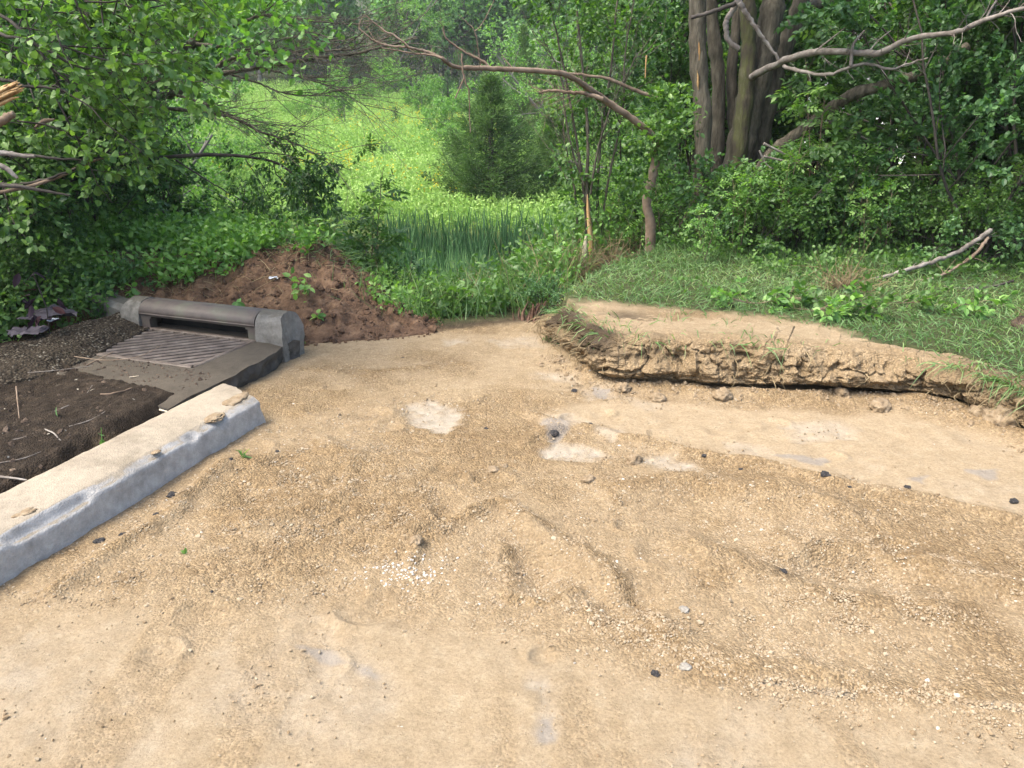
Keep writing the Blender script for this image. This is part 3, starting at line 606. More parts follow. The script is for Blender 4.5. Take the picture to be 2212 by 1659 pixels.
# ------------------------------------------------------------------ storm drain
def storm_drain():
    A = np.array([-2.555, 5.228, .12]); ex = nrm(np.array([.866, -.315, 0])); ey = np.array([ex[1], -ex[0], 0]); ez = np.array([0, 0, 1.])
    root = empty('storm_drain', (A[0], A[1], 0)); tag(root, 'iron kerb inlet with a slotted grate set in a dirty concrete apron', 'storm drain')
    O = np.array([A[0], A[1], 0])
    def Wd(P): P = np.asarray(P, float); return (A - O) + P[..., :1] * ex + P[..., 1:2] * ey + P[..., 2:3] * ez
    GW, GD = .92, .60
    # apron as a grid with a hole for the grate, ragged outer edge, broken side
    mb = MB()
    nx, ny = 150, 110; X, Y = np.meshgrid(np.linspace(-.14, 1.22, nx), np.linspace(-.12, 1.13, ny), indexing='ij')
    rag = .03 * fbm(Y * 6, Y * 0, o=4); edge = 1.16 + .09 * sstep(0, 1.1, Y) + rag
    Xc = np.minimum(X, edge); Z = .003 * fbm(X * 9, Y * 9, o=4) - .012 * sstep(.1, 0, edge - X) - .012 * sstep(.9, 1.13, Y)
    Z = Z - .02 * sstep(.04, .0, np.maximum(np.maximum(-X, X - GW), np.maximum(-Y, Y - GD))) * 0
    V = Wd(np.stack([Xc, Y, Z], -1)).reshape(-1, 3); i, j = np.meshgrid(np.arange(nx - 1), np.arange(ny - 1), indexing='ij')
    cx = (X[:-1, :-1] + X[1:, 1:]) / 2; cyy = (Y[:-1, :-1] + Y[1:, 1:]) / 2; keep = ~((cx > -.005) & (cx < GW + .005) & (cyy > -.02) & (cyy < GD + .005))
    q = (i * ny + j); F = np.stack([q, q + ny, q + ny + 1, q + 1], -1)[keep]; mb.add(V, F, .5, 0, True)
    def skirt(X, Y, Z, depth=.17):
        P = np.stack([X, Y, Z], -1); K = 10; rows = []
        for k in range(K):
            t = k / (K - 1); jit = .022 * fbm(X * 14 + 5 * t, Y * 14, np.full(X.shape, t * 3.), o=3) * (k > 0); rows.append(P + np.stack([jit * 1.2 - .012 * t, jit, np.full(X.shape, -depth * t)], -1))
        Rr = Wd(np.array(rows)); n = len(X); i, j = np.meshgrid(np.arange(K - 1), np.arange(n - 1), indexing='ij'); q = (i * n + j).ravel()
        mb.add(Rr.reshape(-1, 3), np.stack([q, q + 1, q + n + 1, q + n], 1), .5, 0, True)
    skirt(Xc[-1], Y[-1], Z[-1]); skirt(Xc[:, -1], Y[:, -1], Z[:, -1])
    mb.build('apron', M['apron'], root)
    # pit walls under the grate
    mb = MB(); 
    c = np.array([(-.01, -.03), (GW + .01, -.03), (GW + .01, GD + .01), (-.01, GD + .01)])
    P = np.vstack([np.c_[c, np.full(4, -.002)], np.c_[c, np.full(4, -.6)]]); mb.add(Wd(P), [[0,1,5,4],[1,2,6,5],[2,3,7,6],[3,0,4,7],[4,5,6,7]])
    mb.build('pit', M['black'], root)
    # grate: border + diagonal vanes
    mb = MB()
    def bar(p, q, w, h, top=0.0, rnd=.5):
        p = np.array(p, float); q = np.array(q, float); t = (q - p) / np.linalg.norm(q - p); s = np.array([-t[1], t[0]]); prof = [(-w/2, -h), (-w/2, -.006), (-w/2+.005, 0), (w/2-.005, 0), (w/2, -.006), (w/2, -h)]
        R_ = [[*(e + s * a), top + b] for e in (p, q) for a, b in prof]; k = 6
        F = [[i, i + 1, k + i + 1, k + i] for i in range(5)]; mb.add(Wd(np.array(R_)), F, rnd); mb.add(Wd(np.array(R_)), [[0,5,4],[0,4,3],[0,3,2],[0,2,1]])
        mb.add(Wd(np.array(R_)), [[6,7,8],[6,8,9],[6,9,10],[6,10,11]])
    e = .008
    for p, q in (((e, e), (GW - e, e)), ((e, GD - e), (GW - e, GD - e)), ((e + .002, e), (e + .002, GD - e)), ((GW - e, e), (GW - e, GD - e))): bar(p, q, .035, .05, .006)
    # vanes: screen shows them rising to the right; local direction found from the photo
    a1, b1 = G(200, 750 + 12, .12), G(430, 735, .12); dv = nrm((b1 - a1)[:2]); dl = nrm(np.array([dv @ ex[:2], dv @ ey[:2]])); nl = np.array([-dl[1], dl[0]])
    x0, x1, y0, y1 = .025, GW - .025, .025, GD - .025
    corners = np.array([(x0, y0), (x1, y0), (x1, y1), (x0, y1)]); pr2 = corners @ nl
    for o_ in np.arange(pr2.min() + .03, pr2.max() - .01, .066):
        base = nl * o_; ts = []
        for ax, lo, hi in ((0, x0, x1), (1, y0, y1)):
            if abs(dl[ax]) < 1e-6: continue
            t = sorted(((lo - base[ax]) / dl[ax], (hi - base[ax]) / dl[ax])); ts.append(t)
        t0 = max(t[0] for t in ts); t1 = min(t[1] for t in ts)
        if t1 - t0 > .03: bar(base + dl * t0, base + dl * t1, .028, .045, .001)
    gr = mb.build('grate', M['iron'], root); gr['label'] = 'rusty iron grate with diagonal slots'
    # hood (cast iron, curved, with a long mouth)
    mb = MB(); hx0, hx1 = -.03, .93
    prof = np.array([(.012, 0.0), (.012, .085), (.018, .10), (.02, .125), (.005, .155), (-.03, .178), (-.075, .187), (-.125, .178), (-.16, .15), (-.17, -.1)])
    pf = spline(prof, 46); nn = 120; xs = np.linspace(hx0, hx1, nn); Xg, Qg = np.meshgrid(xs, np.arange(46), indexing='ij')
    Yg = pf[Qg, 0]; Zg = pf[Qg, 1] + .0015 * fbm(Xg * 10, Yg * 40, o=3)
    cxs = (Xg[:-1, :-1] + Xg[1:, 1:]) / 2; czs = (Zg[:-1, :-1] + Zg[1:, 1:]) / 2; cys = (Yg[:-1, :-1] + Yg[1:, 1:]) / 2
    rr = np.minimum(cxs - .045, .865 - cxs); mouth = (rr > 0) & (czs < .088 - .03 * np.clip(1 - rr / .03, 0, 1)**2) & (cys > -.05)
    i, j = np.meshgrid(np.arange(nn - 1), np.arange(45), indexing='ij'); q = i * 46 + j; F = np.stack([q, q + 46, q + 47, q + 1], -1)[~mouth]
    mb.add(Wd(np.stack([Xg, Yg, Zg], -1)).reshape(-1, 3), F, .5, 0, True)
    # lip thickness round the mouth and a raised rib above it
    mb.add(Wd(np.array([(.045, .012, .088), (.865, .012, .088), (.865, -.03, .088), (.045, -.03, .088)])), [[0, 1, 2, 3]])
    mb.add(Wd(np.array([(.045, .012, .0), (.045, .012, .088), (.045, -.05, .088), (.045, -.05, 0), (.865, .012, .0), (.865, .012, .088), (.865, -.05, .088), (.865, -.05, 0)])), [[0, 1, 2, 3], [4, 5, 6, 7]])
    tube(mb, Wd(np.array([(x, .019, .103) for x in np.linspace(hx0, hx1, 20)])), .006, 6)
    for e in (hx0, hx1):
        E = np.stack([np.full(46, e), pf[:, 0], pf[:, 1]], -1); cc = E.mean(0); mb.add(Wd(np.vstack([E, cc])), [[k, k + 1, 46] for k in range(45)])
    h = mb.build('hood', M['iron_green'], root); h['label'] = 'rounded rusty iron hood over the drain mouth'
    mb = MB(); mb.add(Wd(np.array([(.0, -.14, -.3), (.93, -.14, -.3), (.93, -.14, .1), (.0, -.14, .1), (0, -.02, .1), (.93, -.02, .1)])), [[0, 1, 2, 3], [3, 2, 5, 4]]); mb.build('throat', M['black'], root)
    # grey mortar patch
    V = lumpmesh(.04, 77, .4, 2); V[:, 2] *= .6; V[:, 1] *= .2; mb = MB(); mb.add(V * np.array([.9, .6, .9]) + Wd(np.array([.335, .003, .14])), IF3, .5, 0, True); mb.build('mortar_patch', M['hood_conc'], root)
    # concrete end blocks: left and right
    def endblock(x0, x1, bend, nm, lab, seed):
        mb = MB(); nn = 60; pf2 = np.array([(.03, -.12), (.03, .02), (.026, .08), (.012, .135), (-.025, .175), (-.08, .19), (-.14, .18), (-.185, .15), (-.2, .05), (-.2, -.14)]); pf_ = spline(pf2, 60)
        xs = np.linspace(x0, x1, nn); Xg, Qg = np.meshgrid(xs, np.arange(60), indexing='ij'); t = (Xg - x0) / (x1 - x0); t = t if bend > 0 else 1 - t
        Yg = pf_[Qg, 0]; Zg = pf_[Qg, 1]
        endr = .014 * fbm(Yg * 16 + seed, Zg * 16, o=4) * sstep(.5, 1, t) + .03 * sstep(.08, .19, Zg) * sstep(.5, 1, t)
        Xg2 = Xg - endr * (1 if bend > 0 else -1); nz = .004 * fbm(Xg * 30, Yg * 30, Zg * 30, o=3); Yg = Yg + nz; Zg = Zg + nz
        Vv = Wd(np.stack([Xg2, Yg, Zg], -1)); i, j = np.meshgrid(np.arange(nn - 1), np.arange(59), indexing='ij'); q = (i * 60 + j).ravel(); mb.add(Vv.reshape(-1, 3), np.stack([q, q + 60, q + 61, q + 1], 1), .5, 0, True)
        for e in (0, nn - 1):
            E = Vv[e]; cc = E.mean(0); cc[2] = E[:, 2].min(); K = 9; R_ = np.array([E * (1 - t) + cc * t for t in np.linspace(0, 1, K)]); R_ = R_ + ex * (.012 * fbm(R_[..., 1] * 18, R_[..., 2] * 18, o=4) * np.linspace(0, 1, K)[:, None]**.6)[..., None]
            i, j = np.meshgrid(np.arange(K - 1), np.arange(59), indexing='ij'); q = (i * 60 + j).ravel(); mb.add(R_.reshape(-1, 3), np.stack([q, q + 1, q + 61, q + 60], 1), .5, 0, True)
        o = mb.build(nm, M['hood_conc'], root); o['label'] = lab
    endblock(.936, 1.15, 1, 'kerb_end', 'broken concrete kerb end right of the hood', 3)
    endblock(-.2, -.036, -1, 'kerb_end', 'worn concrete kerb end left of the hood', 8)
storm_drain()

def heap(name, poly, hfun, m, res=.02, label=None, cat=None, kind=None, mats=None):
    P = np.asarray(poly, float); x0, y0 = P.min(0); x1, y1 = P.max(0)
    nx = int((x1 - x0) / res) + 1; ny = int((y1 - y0) / res) + 1; X, Y = np.meshgrid(np.linspace(x0, x1, nx), np.linspace(y0, y1, ny), indexing='ij')
    sdv = sdist(X.ravel(), Y.ravel(), P).reshape(X.shape); gz = hgt(X.ravel(), Y.ravel(), False).reshape(X.shape)
    Z = gz + hfun(X, Y, -sdv)
    Z = np.where(sdv > 0, gz - .1, Z)
    i, j = np.meshgrid(np.arange(nx - 1), np.arange(ny - 1), indexing='ij'); q = (i * ny + j); F = np.stack([q, q + ny, q + ny + 1, q + 1], -1)
    k = (sdv[:-1, :-1] < res * 3); F = F[k]
    V = np.stack([X, Y, Z], -1).reshape(-1, 3); o = mkobj(name, V, F, m, None, {'rnd': np.full(len(V), .5)}, None, True)
    return tag(o, label, cat, None, kind), (X, Y, Z)
# broken aggregate strip running from the hood to the left
heap('broken_kerb_strip', G2([(-260, 800), (0, 742), (120, 705), (250, 672), (305, 668), (322, 700), (255, 728), (188, 765), (90, 800), (-60, 830), (-260, 880)], .16),
     lambda X, Y, d: np.where(d > -.02, .125 + .055 * sstep(0, .16, d) * (1 + .25 * fbm(X * 5, Y * 5, o=2)) + .008 * billow(X * 45, Y * 45, o=2) + .006 * fbm(X * 14, Y * 14, o=2), .06) - hgt(X.ravel(), Y.ravel(), False).reshape(X.shape), M['agg'], .01,
     'crumbling strip of exposed aggregate kerb running left from the drain', 'kerb')
def old_kerb():
    mb = MB(); p0 = at(300, 690, 5.5); p1 = at(120, 668, 6.0); p0[2] = .1; p1[2] = .2
    d = nrm((p1 - p0)); L = np.linalg.norm(p1 - p0); s = np.array([d[1], -d[0], 0]); prof = np.array([(-.09, -.2), (-.09, .08), (-.06, .115), (.06, .115), (.09, .08), (.09, -.2)])
    V = [p0 + d * t * L + s * a + np.array([0, 0, b]) + rng.normal(size=3) * .003 for t in np.linspace(-.1, 1.1, 14) for a, b in prof]; i, j = np.meshgrid(np.arange(13), np.arange(5), indexing='ij'); q = (i * 6 + j).ravel()
    mb.add(V, np.stack([q, q + 1, q + 7, q + 6], 1), .5, 0, False); mb.add(V, [[78, 79, 80, 81], [78, 81, 82, 83], [3, 2, 1, 0], [5, 4, 3, 0]]); o = mb.build('old_kerb', M['hood_conc']); tag(o, 'mossy old kerb length running off under the left shrubs', 'kerb')
old_kerb()

# spoil heap behind the drain
MP = np.array([(-5.2, 5.6), (-3.6, 5.35), (-2.55, 5.4), (-1.5, 5.2), (-1.0, 5.3), (-.55, 5.5), (-.6, 5.9), (-.8, 6.6), (-1.1, 7.4), (-2.6, 7.8), (-4.2, 7.8), (-5.4, 7.4)])
def mh(X, Y, d):
    crest = np.interp(X + .12 * fbm(Y * 3, X * 3, o=2), [-5.2, -4, -3, -2.0, -1.65, -1.38, -1.05, -.75, -.5], [.22, .30, .33, .35, .40, .25, .11, .04, .01])
    yc = 6.5; prof = sstep(5.2, 6.45, Y) * sstep(0, .3, d)
    z = crest * prof * (1 + .12 * fbm(X * 2, Y * 2, o=3)) + sstep(0, .2, d) * (.05 * billow(X * 3.5, Y * 3.5, o=3) + .022 * billow(X * 14, Y * 14, o=3))
    f1, f2, iv = worley(X * 8 + .5 * fbm(X * 6, Y * 6, o=2), Y * 8 + .5 * fbm(X * 6 + 4, Y * 6, o=2)); g1, g2, iw = worley(X * 22, Y * 22 + .6 * fbm(X * 9, Y * 9, o=2), 4)
    z = z + sstep(0, .15, d) * (.045 * (iv - .5) + .022 * (iw - .5) + .02 * (.5 - f1))
    return z + .01
mound, (MX, MY, MZ) = heap('soil_mound', MP, mh, M['soilred'], .018, 'reddish brown mound of dug earth behind the drain', 'soil mound')
def mz(x, y):
    i = np.clip(((x - MX[0, 0]) / (MX[1, 0] - MX[0, 0])).astype(int), 0, MX.shape[0] - 1); j = np.clip(((y - MY[0, 0]) / (MY[0, 1] - MY[0, 0])).astype(int), 0, MX.shape[1] - 1)
    g = hgt(x, y, False); return np.maximum(MZ[i, j], g)

#PLANTS
def crumbs(name, x, y, z, size, m, lab, cat):
    n = len(x); V = (IV[None] * (1 + rng.normal(size=(n, 12, 1)) * .18) + rng.normal(size=(n, 12, 3)) * .08) * size[:, None, None] * rng.uniform(.65, 1.15, (n, 1, 3)); V = V + np.stack([x, y, z + size * .25], 1)[:, None]
    mb = MB(); mb.add(V.reshape(-1, 3), (IF[None] + (np.arange(n) * 12)[:, None, None]).reshape(-1, 3), np.repeat(rng.random(n), 12)); tag(mb.build(name, m), lab, cat, None, 'stuff')
x = rng.uniform(-4.4, -.5, 5200); y = rng.uniform(5.15, 7.2, 5200); k = (sdist(x, y, MP) < .05) & (sdist(x, y, LAND) < .6); x, y = x[k], y[k]
crumbs('soil_crumbs', x, y, mz(x, y), np.clip(rng.lognormal(math.log(.009), .5, len(x)), .003, .035), M['soilred'], 'loose crumbs of red brown soil on the mound and its foot', 'soil crumbs')
i = rng.integers(120, 995, 1900); of = -.02 - np.abs(rng.normal(size=1900)) * .09; x = CB[i, 0] + CN[i, 0] * of; y = CB[i, 1] + CN[i, 1] * of
crumbs('earth_crumbs', x, y, surf(x, y), np.clip(rng.lognormal(math.log(.005), .5, len(x)), .002, .02), M['clod'], 'crumbled tan earth fallen along the foot of the cut bank', 'earth crumbs')
x = rng.uniform(-4.2, -1.7, 2600); y = rng.uniform(1.8, 5.0, 2600); k = sdist(x, y, SOIL) < -.03; x, y = x[k], y[k]
crumbs('dark_crumbs', x, y, surf(x, y), np.clip(rng.lognormal(math.log(.006), .5, len(x)), .002, .02), M['soildark'], 'dark crumbs of soil littering the bed behind the kerb block', 'soil crumbs')
u_ = rng.uniform(.0, 1.15, 900); w_ = .62 + np.abs(rng.normal(size=900)) * .22; x = -2.555 + .94 * u_ - .342 * w_; y = 5.228 - .342 * u_ - .94 * w_; k = (w_ < 1.0); x, y = x[k], y[k]
crumbs('dark_crumbs', x, y, np.full(len(x), .117), np.clip(rng.lognormal(math.log(.004), .5, len(x)), .0015, .014), M['soildark'], 'specks of soil scattered on the concrete apron before the grate', 'soil crumbs')
x = rng.uniform(-4.0, -1.7, 420); y = rng.uniform(1.8, 5.2, 420); k = sdist(x, y, SOIL) < -.03; x, y = x[k], y[k]; n = len(x)
mb = MB(); leaves(mb, np.stack([x, y, surf(x, y) + .006], 1), rdir(n, 0), rdir(n, 2.5), rng.uniform(.008, .03, n), .005, 'oval'); M['chip'] = nmat('pale_chip', BK((.12, .1, .07), (.28, .25, .2), (.42, .4, .35))); tag(mb.build('leaf_litter', M['chip']), 'pale chips and leaf bits scattered on the dark soil behind the kerb block', 'litter', None, 'stuff')
# ================================================================== plants
def perp(d, ang, az):
    d = nrm(np.asarray(d, float)); a = np.array([0, 0, 1.]) if abs(d[2]) < .9 else np.array([1., 0, 0])
    x = nrm(np.cross(d, a)); y = np.cross(d, x)
    return nrm(d * math.cos(ang) + (x * math.cos(az) + y * math.sin(az)) * math.sin(ang))
class Skel:
    def __init__(s): s.poly = []; s.site = []
def grow(sk, p, d, L, r, lv, P, leafy=True):
    n = max(3, int(L / P.get('seg', .15)) + 1); n = min(n, 12); pts = [np.array(p, float)]; d = nrm(np.array(d, float)); st = L / (n - 1)
    dirs = [d]
    for k in range(n - 1):
        d = nrm(d + rng.normal(size=3) * P.get('wob', .12) + np.array([0, 0, P.get('trop', .05)]) * (1 if lv > 0 else P.get('ltrop', .5)))
        pts.append(pts[-1] + d * st); dirs.append(d)
    pts = np.array(pts); sk.poly.append((pts, r * np.linspace(1, P.get('taper', .35), n)))
    if lv > 0:
        c = P['kids'][lv - 1]; az = rng.uniform(0, 6.28)
        for t in np.sort(rng.uniform(P.get('from', .25), 1, c)):
            i = min(int(t * (n - 1)), n - 2); f = t * (n - 1) - i; q = pts[i] * (1 - f) + pts[i + 1] * f; az += 2.4 + rng.normal() * .4
            dd = perp(dirs[i], rng.uniform(*P.get('ang', (.5, 1.1))), az)
            if P.get('flat'): dd = nrm(dd * np.array([1, 1, .35]))
            grow(sk, q, dd, L * P['ratio'] * rng.uniform(.7, 1.15) * (1.15 - .5 * t), max(r * .5 * (1 - .5 * t), P.get('rmin', .0015)), lv - 1, P, leafy)
    if leafy and lv <= P.get('leaflv', 1):
        m = max(1, int(L * (1 if lv == 0 else .5) / P['ls'])); t = rng.uniform(.15 if lv == 0 else .5, 1.0, m); i = np.minimum((t * (n - 1)).astype(int), n - 2); f = (t * (n - 1) - i)[:, None]
        q = pts[i] * (1 - f) + pts[i + 1] * f; sk.site.append(np.c_[q, np.array(dirs)[i]])
def skel_tubes(mb, sk, rmin=0.0, mi=0, sides=None):
    for pts, rad in sk.poly:
        if rad[0] < rmin: continue
        s = sides or (3 if rad[0] < .006 else 5 if rad[0] < .02 else 8 if rad[0] < .08 else 14)
        tube(mb, pts, rad, s, cap=rad[0] > .012, mi=mi, lump=.06 if s > 7 else 0)
def skel_leaves(mb, sk, L, W, kind='oval', per=1, spread=.7, upn=1.0, mi=0, jit=0.0, comp=0, droop=.2, hang=0.0):
    S = np.concatenate(sk.site); S = np.repeat(S, per, axis=0); n = len(S)
    P = S[:, :3] + rng.normal(size=(n, 3)) * jit; D = nrm(S[:, 3:] + rng.normal(size=(n, 3)) * spread + np.array([0, 0, -hang]))
    N = nrm(rng.normal(size=(n, 3)) * .55 + np.array([0, 0, upn]))
    if comp:      # compound leaves: leaflets along a rachis
        LR = L * 2.6; side = nrm(np.cross(D, N)); cr = np.repeat(rng.random(n), comp)
        k = np.tile(np.arange(comp), n); t = (k // 2 + 1) / (comp // 2 + 1); sg = np.where(k % 2 == 0, 1., -1.); term = k == comp - 1
        Pr, Dr, Sr, Nr = (np.repeat(a, comp, axis=0) for a in (P, D, side, N))
        PP = Pr + Dr * (LR * np.where(term, 1, t))[:, None] - np.array([0, 0, 1.]) * (LR * .3 * t**2)[:, None]
        DD = nrm(Dr * .6 + Sr * np.where(term, 0, sg)[:, None] * 1.0 + rng.normal(size=PP.shape) * .12 - np.array([0, 0, .25]))
        leaves(mb, PP, DD, Nr, L * rng.uniform(.75, 1.1, len(PP)), W, kind, np.clip(cr + rng.normal(size=len(cr)) * .08, 0, 1), mi, droop=droop); return
    leaves(mb, P, D, N, L * rng.uniform(.6, 1.15, n), W * rng.uniform(.8, 1.15, n), kind, None, mi, droop=droop)
class Proto:
    def __init__(s, root): s.root = root; s.used = False
    def place(s, loc, rz, sc, label, cat='shrub', group=None):
        if not s.used:
            s.used = True; s.root.location = loc; s.root.rotation_euler = (0, 0, rz); s.root.scale = (sc, sc, sc) if not np.ndim(sc) else sc
            return tag(s.root, label, cat, group)
        return dup(s.root, loc, rz, sc, label, group, cat)
def make_plant(name, stems, P, H, r, lm, bm, L, W, kind='oval', per=1, spread=.7, comp=0, base=.12, lean=.35, jit=0.0, rmin=0.0, droop=.2, upn=1.0, hang=0.0, pn=('stems', 'leaves')):
    sk = Skel()
    for k in range(stems):
        a = rng.uniform(0, 6.28); q = np.array([math.cos(a), math.sin(a), 0]) * rng.uniform(0, base); q[2] = -.06
        ln = rng.uniform(0, lean); grow(sk, q, (math.cos(a) * ln, math.sin(a) * ln, 1), H * rng.uniform(.7, 1.05), r * rng.uniform(.7, 1.1), len(P['kids']), P)
    root = empty(name)
    mb = MB(); skel_tubes(mb, sk, rmin); mb.build(pn[0], bm, root)
    mb = MB(); skel_leaves(mb, sk, L, W, kind, per, spread, upn, 0, jit, comp, droop, hang); mb.build(pn[1], lm, root)
    return Proto(root)
PA = dict(kids=[6, 8], ratio=.42, ls=.018, wob=.12, trop=.06, seg=.2, ltrop=.05)
SH_TALL = [make_plant('shrub', 8, PA, 2.9, .02, M['leaf'], M['bark_dark'], .056, .018, base=.5, lean=.45, per=2, jit=.012),
           make_plant('shrub', 8, PA, 2.7, .018, M['leaf_blue'], M['bark_dark'], .058, .02, base=.5, lean=.5, per=2, jit=.012)]
SH_DARK = [make_plant('shrub', 7, dict(PA, kids=[5, 7], ls=.03), 3.6, .025, M['leaf_dark'], M['bark_dark'], .075, .028, base=.6, lean=.4, per=2, jit=.02)]
PB = dict(kids=[6, 6], ratio=.5, ls=.02, wob=.18, trop=.02, seg=.12, ltrop=.1)
SH_LOW = [make_plant('bush', 14, PB, .95, .008, M['leaf'], M['bark_dark'], .05, .017, base=.35, lean=.8, per=1, jit=.01),
          make_plant('bush', 12, PB, .85, .008, M['leaf_blue'], M['bark_dark'], .052, .019, base=.3, lean=.9, per=1, jit=.01)]
SAP = [make_plant('sapling', 2, dict(kids=[5, 9], ratio=.3, ls=.06, wob=.08, trop=.08, seg=.2), 2.0, .012, M['leaf'], M['bark_tan'], .08, .021, comp=7, base=.05, lean=.15),
       make_plant('sapling', 3, dict(kids=[3, 8], ratio=.32, ls=.05, wob=.1, trop=.08, seg=.2), 1.5, .01, M['leaf_bright'], M['bark_tan'], .06, .019, comp=5, base=.1, lean=.35)]
# round-headed tree for the middle distance and distance
def make_tree(name, H, r, lm, bm, leafL, clear=.25, spread_=.5, kids=(5, 7, 9), ls=.16, per=2, stems=1, jit=.08, kind='diam', lean=.06, W=.4):
    sk = Skel()
    P = dict(kids=[kids[0], kids[1], kids[2]], ratio=spread_, ls=ls, wob=.09, trop=.05, seg=H / 10, ltrop=-.03, ang=(.6, 1.2)); P['from'] = clear
    for k in range(stems):
        a = rng.uniform(0, 6.28); ln = lean if stems == 1 else .3
        grow(sk, (0, 0, -.3), (math.cos(a) * ln, math.sin(a) * ln, 1), H, r, 3, P)
    root = empty(name); mb = MB(); skel_tubes(mb, sk, r * .06); mb.build('trunk', bm, root)
    mb = MB(); skel_leaves(mb, sk, leafL, leafL * W, kind, per, .8, .9, 0, jit); mb.build('crown', lm, root)
    return Proto(root)
FT = [make_tree('forest_tree', 17, .2, M['forest'], M['bark_far'], .34, .16, .24, (4, 6, 15), .42, 11, jit=.42) for _ in range(3)]
FT += [make_tree('forest_tree', 13, .16, M['forest'], M['bark_far'], .32, .10, .28, (4, 6, 13), .36, 11, jit=.38)]
MT = [make_tree('broadleaf_tree', 7.5, .09, M['leaf_bright'], M['bark_far'], .13, .12, .42, (5, 7, 12), .11, 3, 2, jit=.08),
      make_tree('broadleaf_tree', 7.5, .09, M['leaf'], M['bark_far'], .13, .12, .42, (5, 7, 12), .11, 3, 2, jit=.08)]
BS = [make_plant('meadow_shrub', 7, dict(kids=[6, 8], ratio=.42, ls=.05, wob=.12, trop=.04, seg=.3, ltrop=0), 2.6, .02, M['leaf_bright'], M['bark_far'], .11, .045, 'diam', 2, .8, base=.3, lean=.6, jit=.03, rmin=.004)]
def make_cedar(name, H, Rd, lm, dens=1.0, nl=.11):
    root = empty(name); mb = MB(); tube(mb, [(0, 0, -.3), (0, 0, H * .5), (.03, 0, H * .96)], [H * .03, H * .018, .01], 8)
    mc = MB(); n = int(125 * dens)
    for k in range(n):
        t = (k + rng.random()) / n; z = H * (.03 + .95 * t**1.15); az = k * 2.399 + rng.normal() * .3; Lb = Rd * (1 - (z / H))**.95 * rng.uniform(.55, 1.25) + .08
        upw = .15 + .9 * (z / H)**2; d0 = nrm(np.array([math.cos(az), math.sin(az), upw * .8])); pts = [np.array([0, 0, z])]; d = d0; m = 7
        for q in range(m): d = nrm(d + rng.normal(size=3) * .07 + np.array([0, 0, .05 + .03 * q])); pts.append(pts[-1] + d * Lb / m)
        pts = np.array(pts); tube(mb, pts, np.linspace(.006 + .012 * (1 - t), .003, m + 1), 4, cap=False)
        ns = int(Lb * 150 * dens) + 30; tt = rng.uniform(.18, 1.02, ns)**.8; ii = np.minimum((tt * m).astype(int), m - 1); f = (tt * m - ii)[:, None]
        q = pts[ii] * (1 - f) + pts[ii + 1] * f; side = rng.normal(size=(ns, 3)) * np.array([1, 1, .22]) * (.09 + .10 * Lb * (1.05 - tt))[:, None]; side[:, 2] -= .02
        q = q + side * .8; D = nrm(nrm(pts[-1] - pts[0]) + side * 5 + rng.normal(size=(ns, 3)) * .45 + np.array([0, 0, .25]))
        tone = rng.uniform(.1, .85)
        leaves(mc, q, D, rdir(ns, .8), .13 * rng.uniform(.6, 1.3, ns) * nl / .13, .017 * nl / .13, 'diam', np.clip(tone + rng.normal(size=ns) * .25, 0, 1))
    mb.build('trunk', M['bark_dark'], root); mc.build('foliage', lm, root); return Proto(root)
CE = make_cedar('cedar_tree', 3.9, 1.95, M['cedar'], 1.15)
CD = make_cedar('cedar_tree', 5.5, 1.7, M['cedar_dark'], .75)
CS_ = make_cedar('small_conifer', 1.6, .25, M['cedar_dark'], .35, .07)

def gp(u, v, Y):      # a point seen at (u, v), depth Y, dropped to the ground
    p = at(u, v, Y); return (p[0], p[1], hz(p[0], p[1]))
def topscale(proto_h, u, v, Y):
    p = at(u, v, Y); return (p[2] - hz(p[0], p[1])) / proto_h
# ---- the far wood
fk = 0; rr = np.random.default_rng(5)
for row, (Y, stp) in enumerate(((63, 4.6), (68, 4.6), (74, 5.0), (82, 6), (92, 7.5))):
    x = -.72 * Y - 6
    while x < .62 * Y:
        X_ = x + rr.uniform(-1.6, 1.6); Y_ = Y + rr.uniform(-2.5, 2.5) + (2 if abs(X_ + 8) < 9 and row == 0 else 0)
        pr_ = FT[rr.integers(0, 4)]; pr_.place((X_, Y_, hz(X_, Y_)), rr.uniform(0, 6.28), rr.uniform(.8, 1.2), 'tall slender tree with a grey trunk in the wood beyond the meadow', 'tree', 'trees of the wood beyond the meadow'); x += stp
for k, X_ in enumerate(np.arange(-46, 40, 4.6)):
    Y_ = 67 + rr.uniform(-3, 6) - .12 * abs(X_); MT[k % 2].place((X_ + rr.uniform(-1.5, 1.5), Y_, hz(X_, Y_) - .5), rr.uniform(0, 6), rr.uniform(1.0, 1.5), 'broad leafy tree among the slender trunks of the far wood', 'tree', 'broad trees of the far wood')
# understorey at the wood's edge
for k, X_ in enumerate(np.arange(-44, 34, 3.4)):
    Y_ = 60.5 + rr.uniform(-2, 3) + (3 if -16 < X_ < -2 else 0); MT[1].place((X_ + rr.uniform(-1, 1), Y_, hz(X_, Y_) - .3), rr.uniform(0, 6), rr.uniform(.35, .6), 'low dark green tree at the foot of the wood beyond the meadow', 'tree', 'small trees along the edge of the wood')
for (u, v, Y, s, lab) in ((600, 190, 52, .75, 'dark cedar left of the pale sapling at the top of the meadow'), (520, 165, 48, .85, 'dark cedar behind the bare twigs on the left'), (455, 175, 40, .8, 'dark cedar furthest left behind the bare twigs'), (660, 215, 54, .55, 'short dark cedar touching the left side of the pale sapling'),
                          (410, 235, 26, .62, 'dark cedar standing beside the leaning tree on the left'), (970, 150, 46, .85, 'dark cedar behind the left shoulder of the big cedar'), (1040, 160, 42, .8, 'dark cedar directly behind the top of the big cedar')):
    CD.place(gp(u, 300, Y), rr.uniform(0, 6), topscale(5.5, u, v, Y), lab, 'cedar')
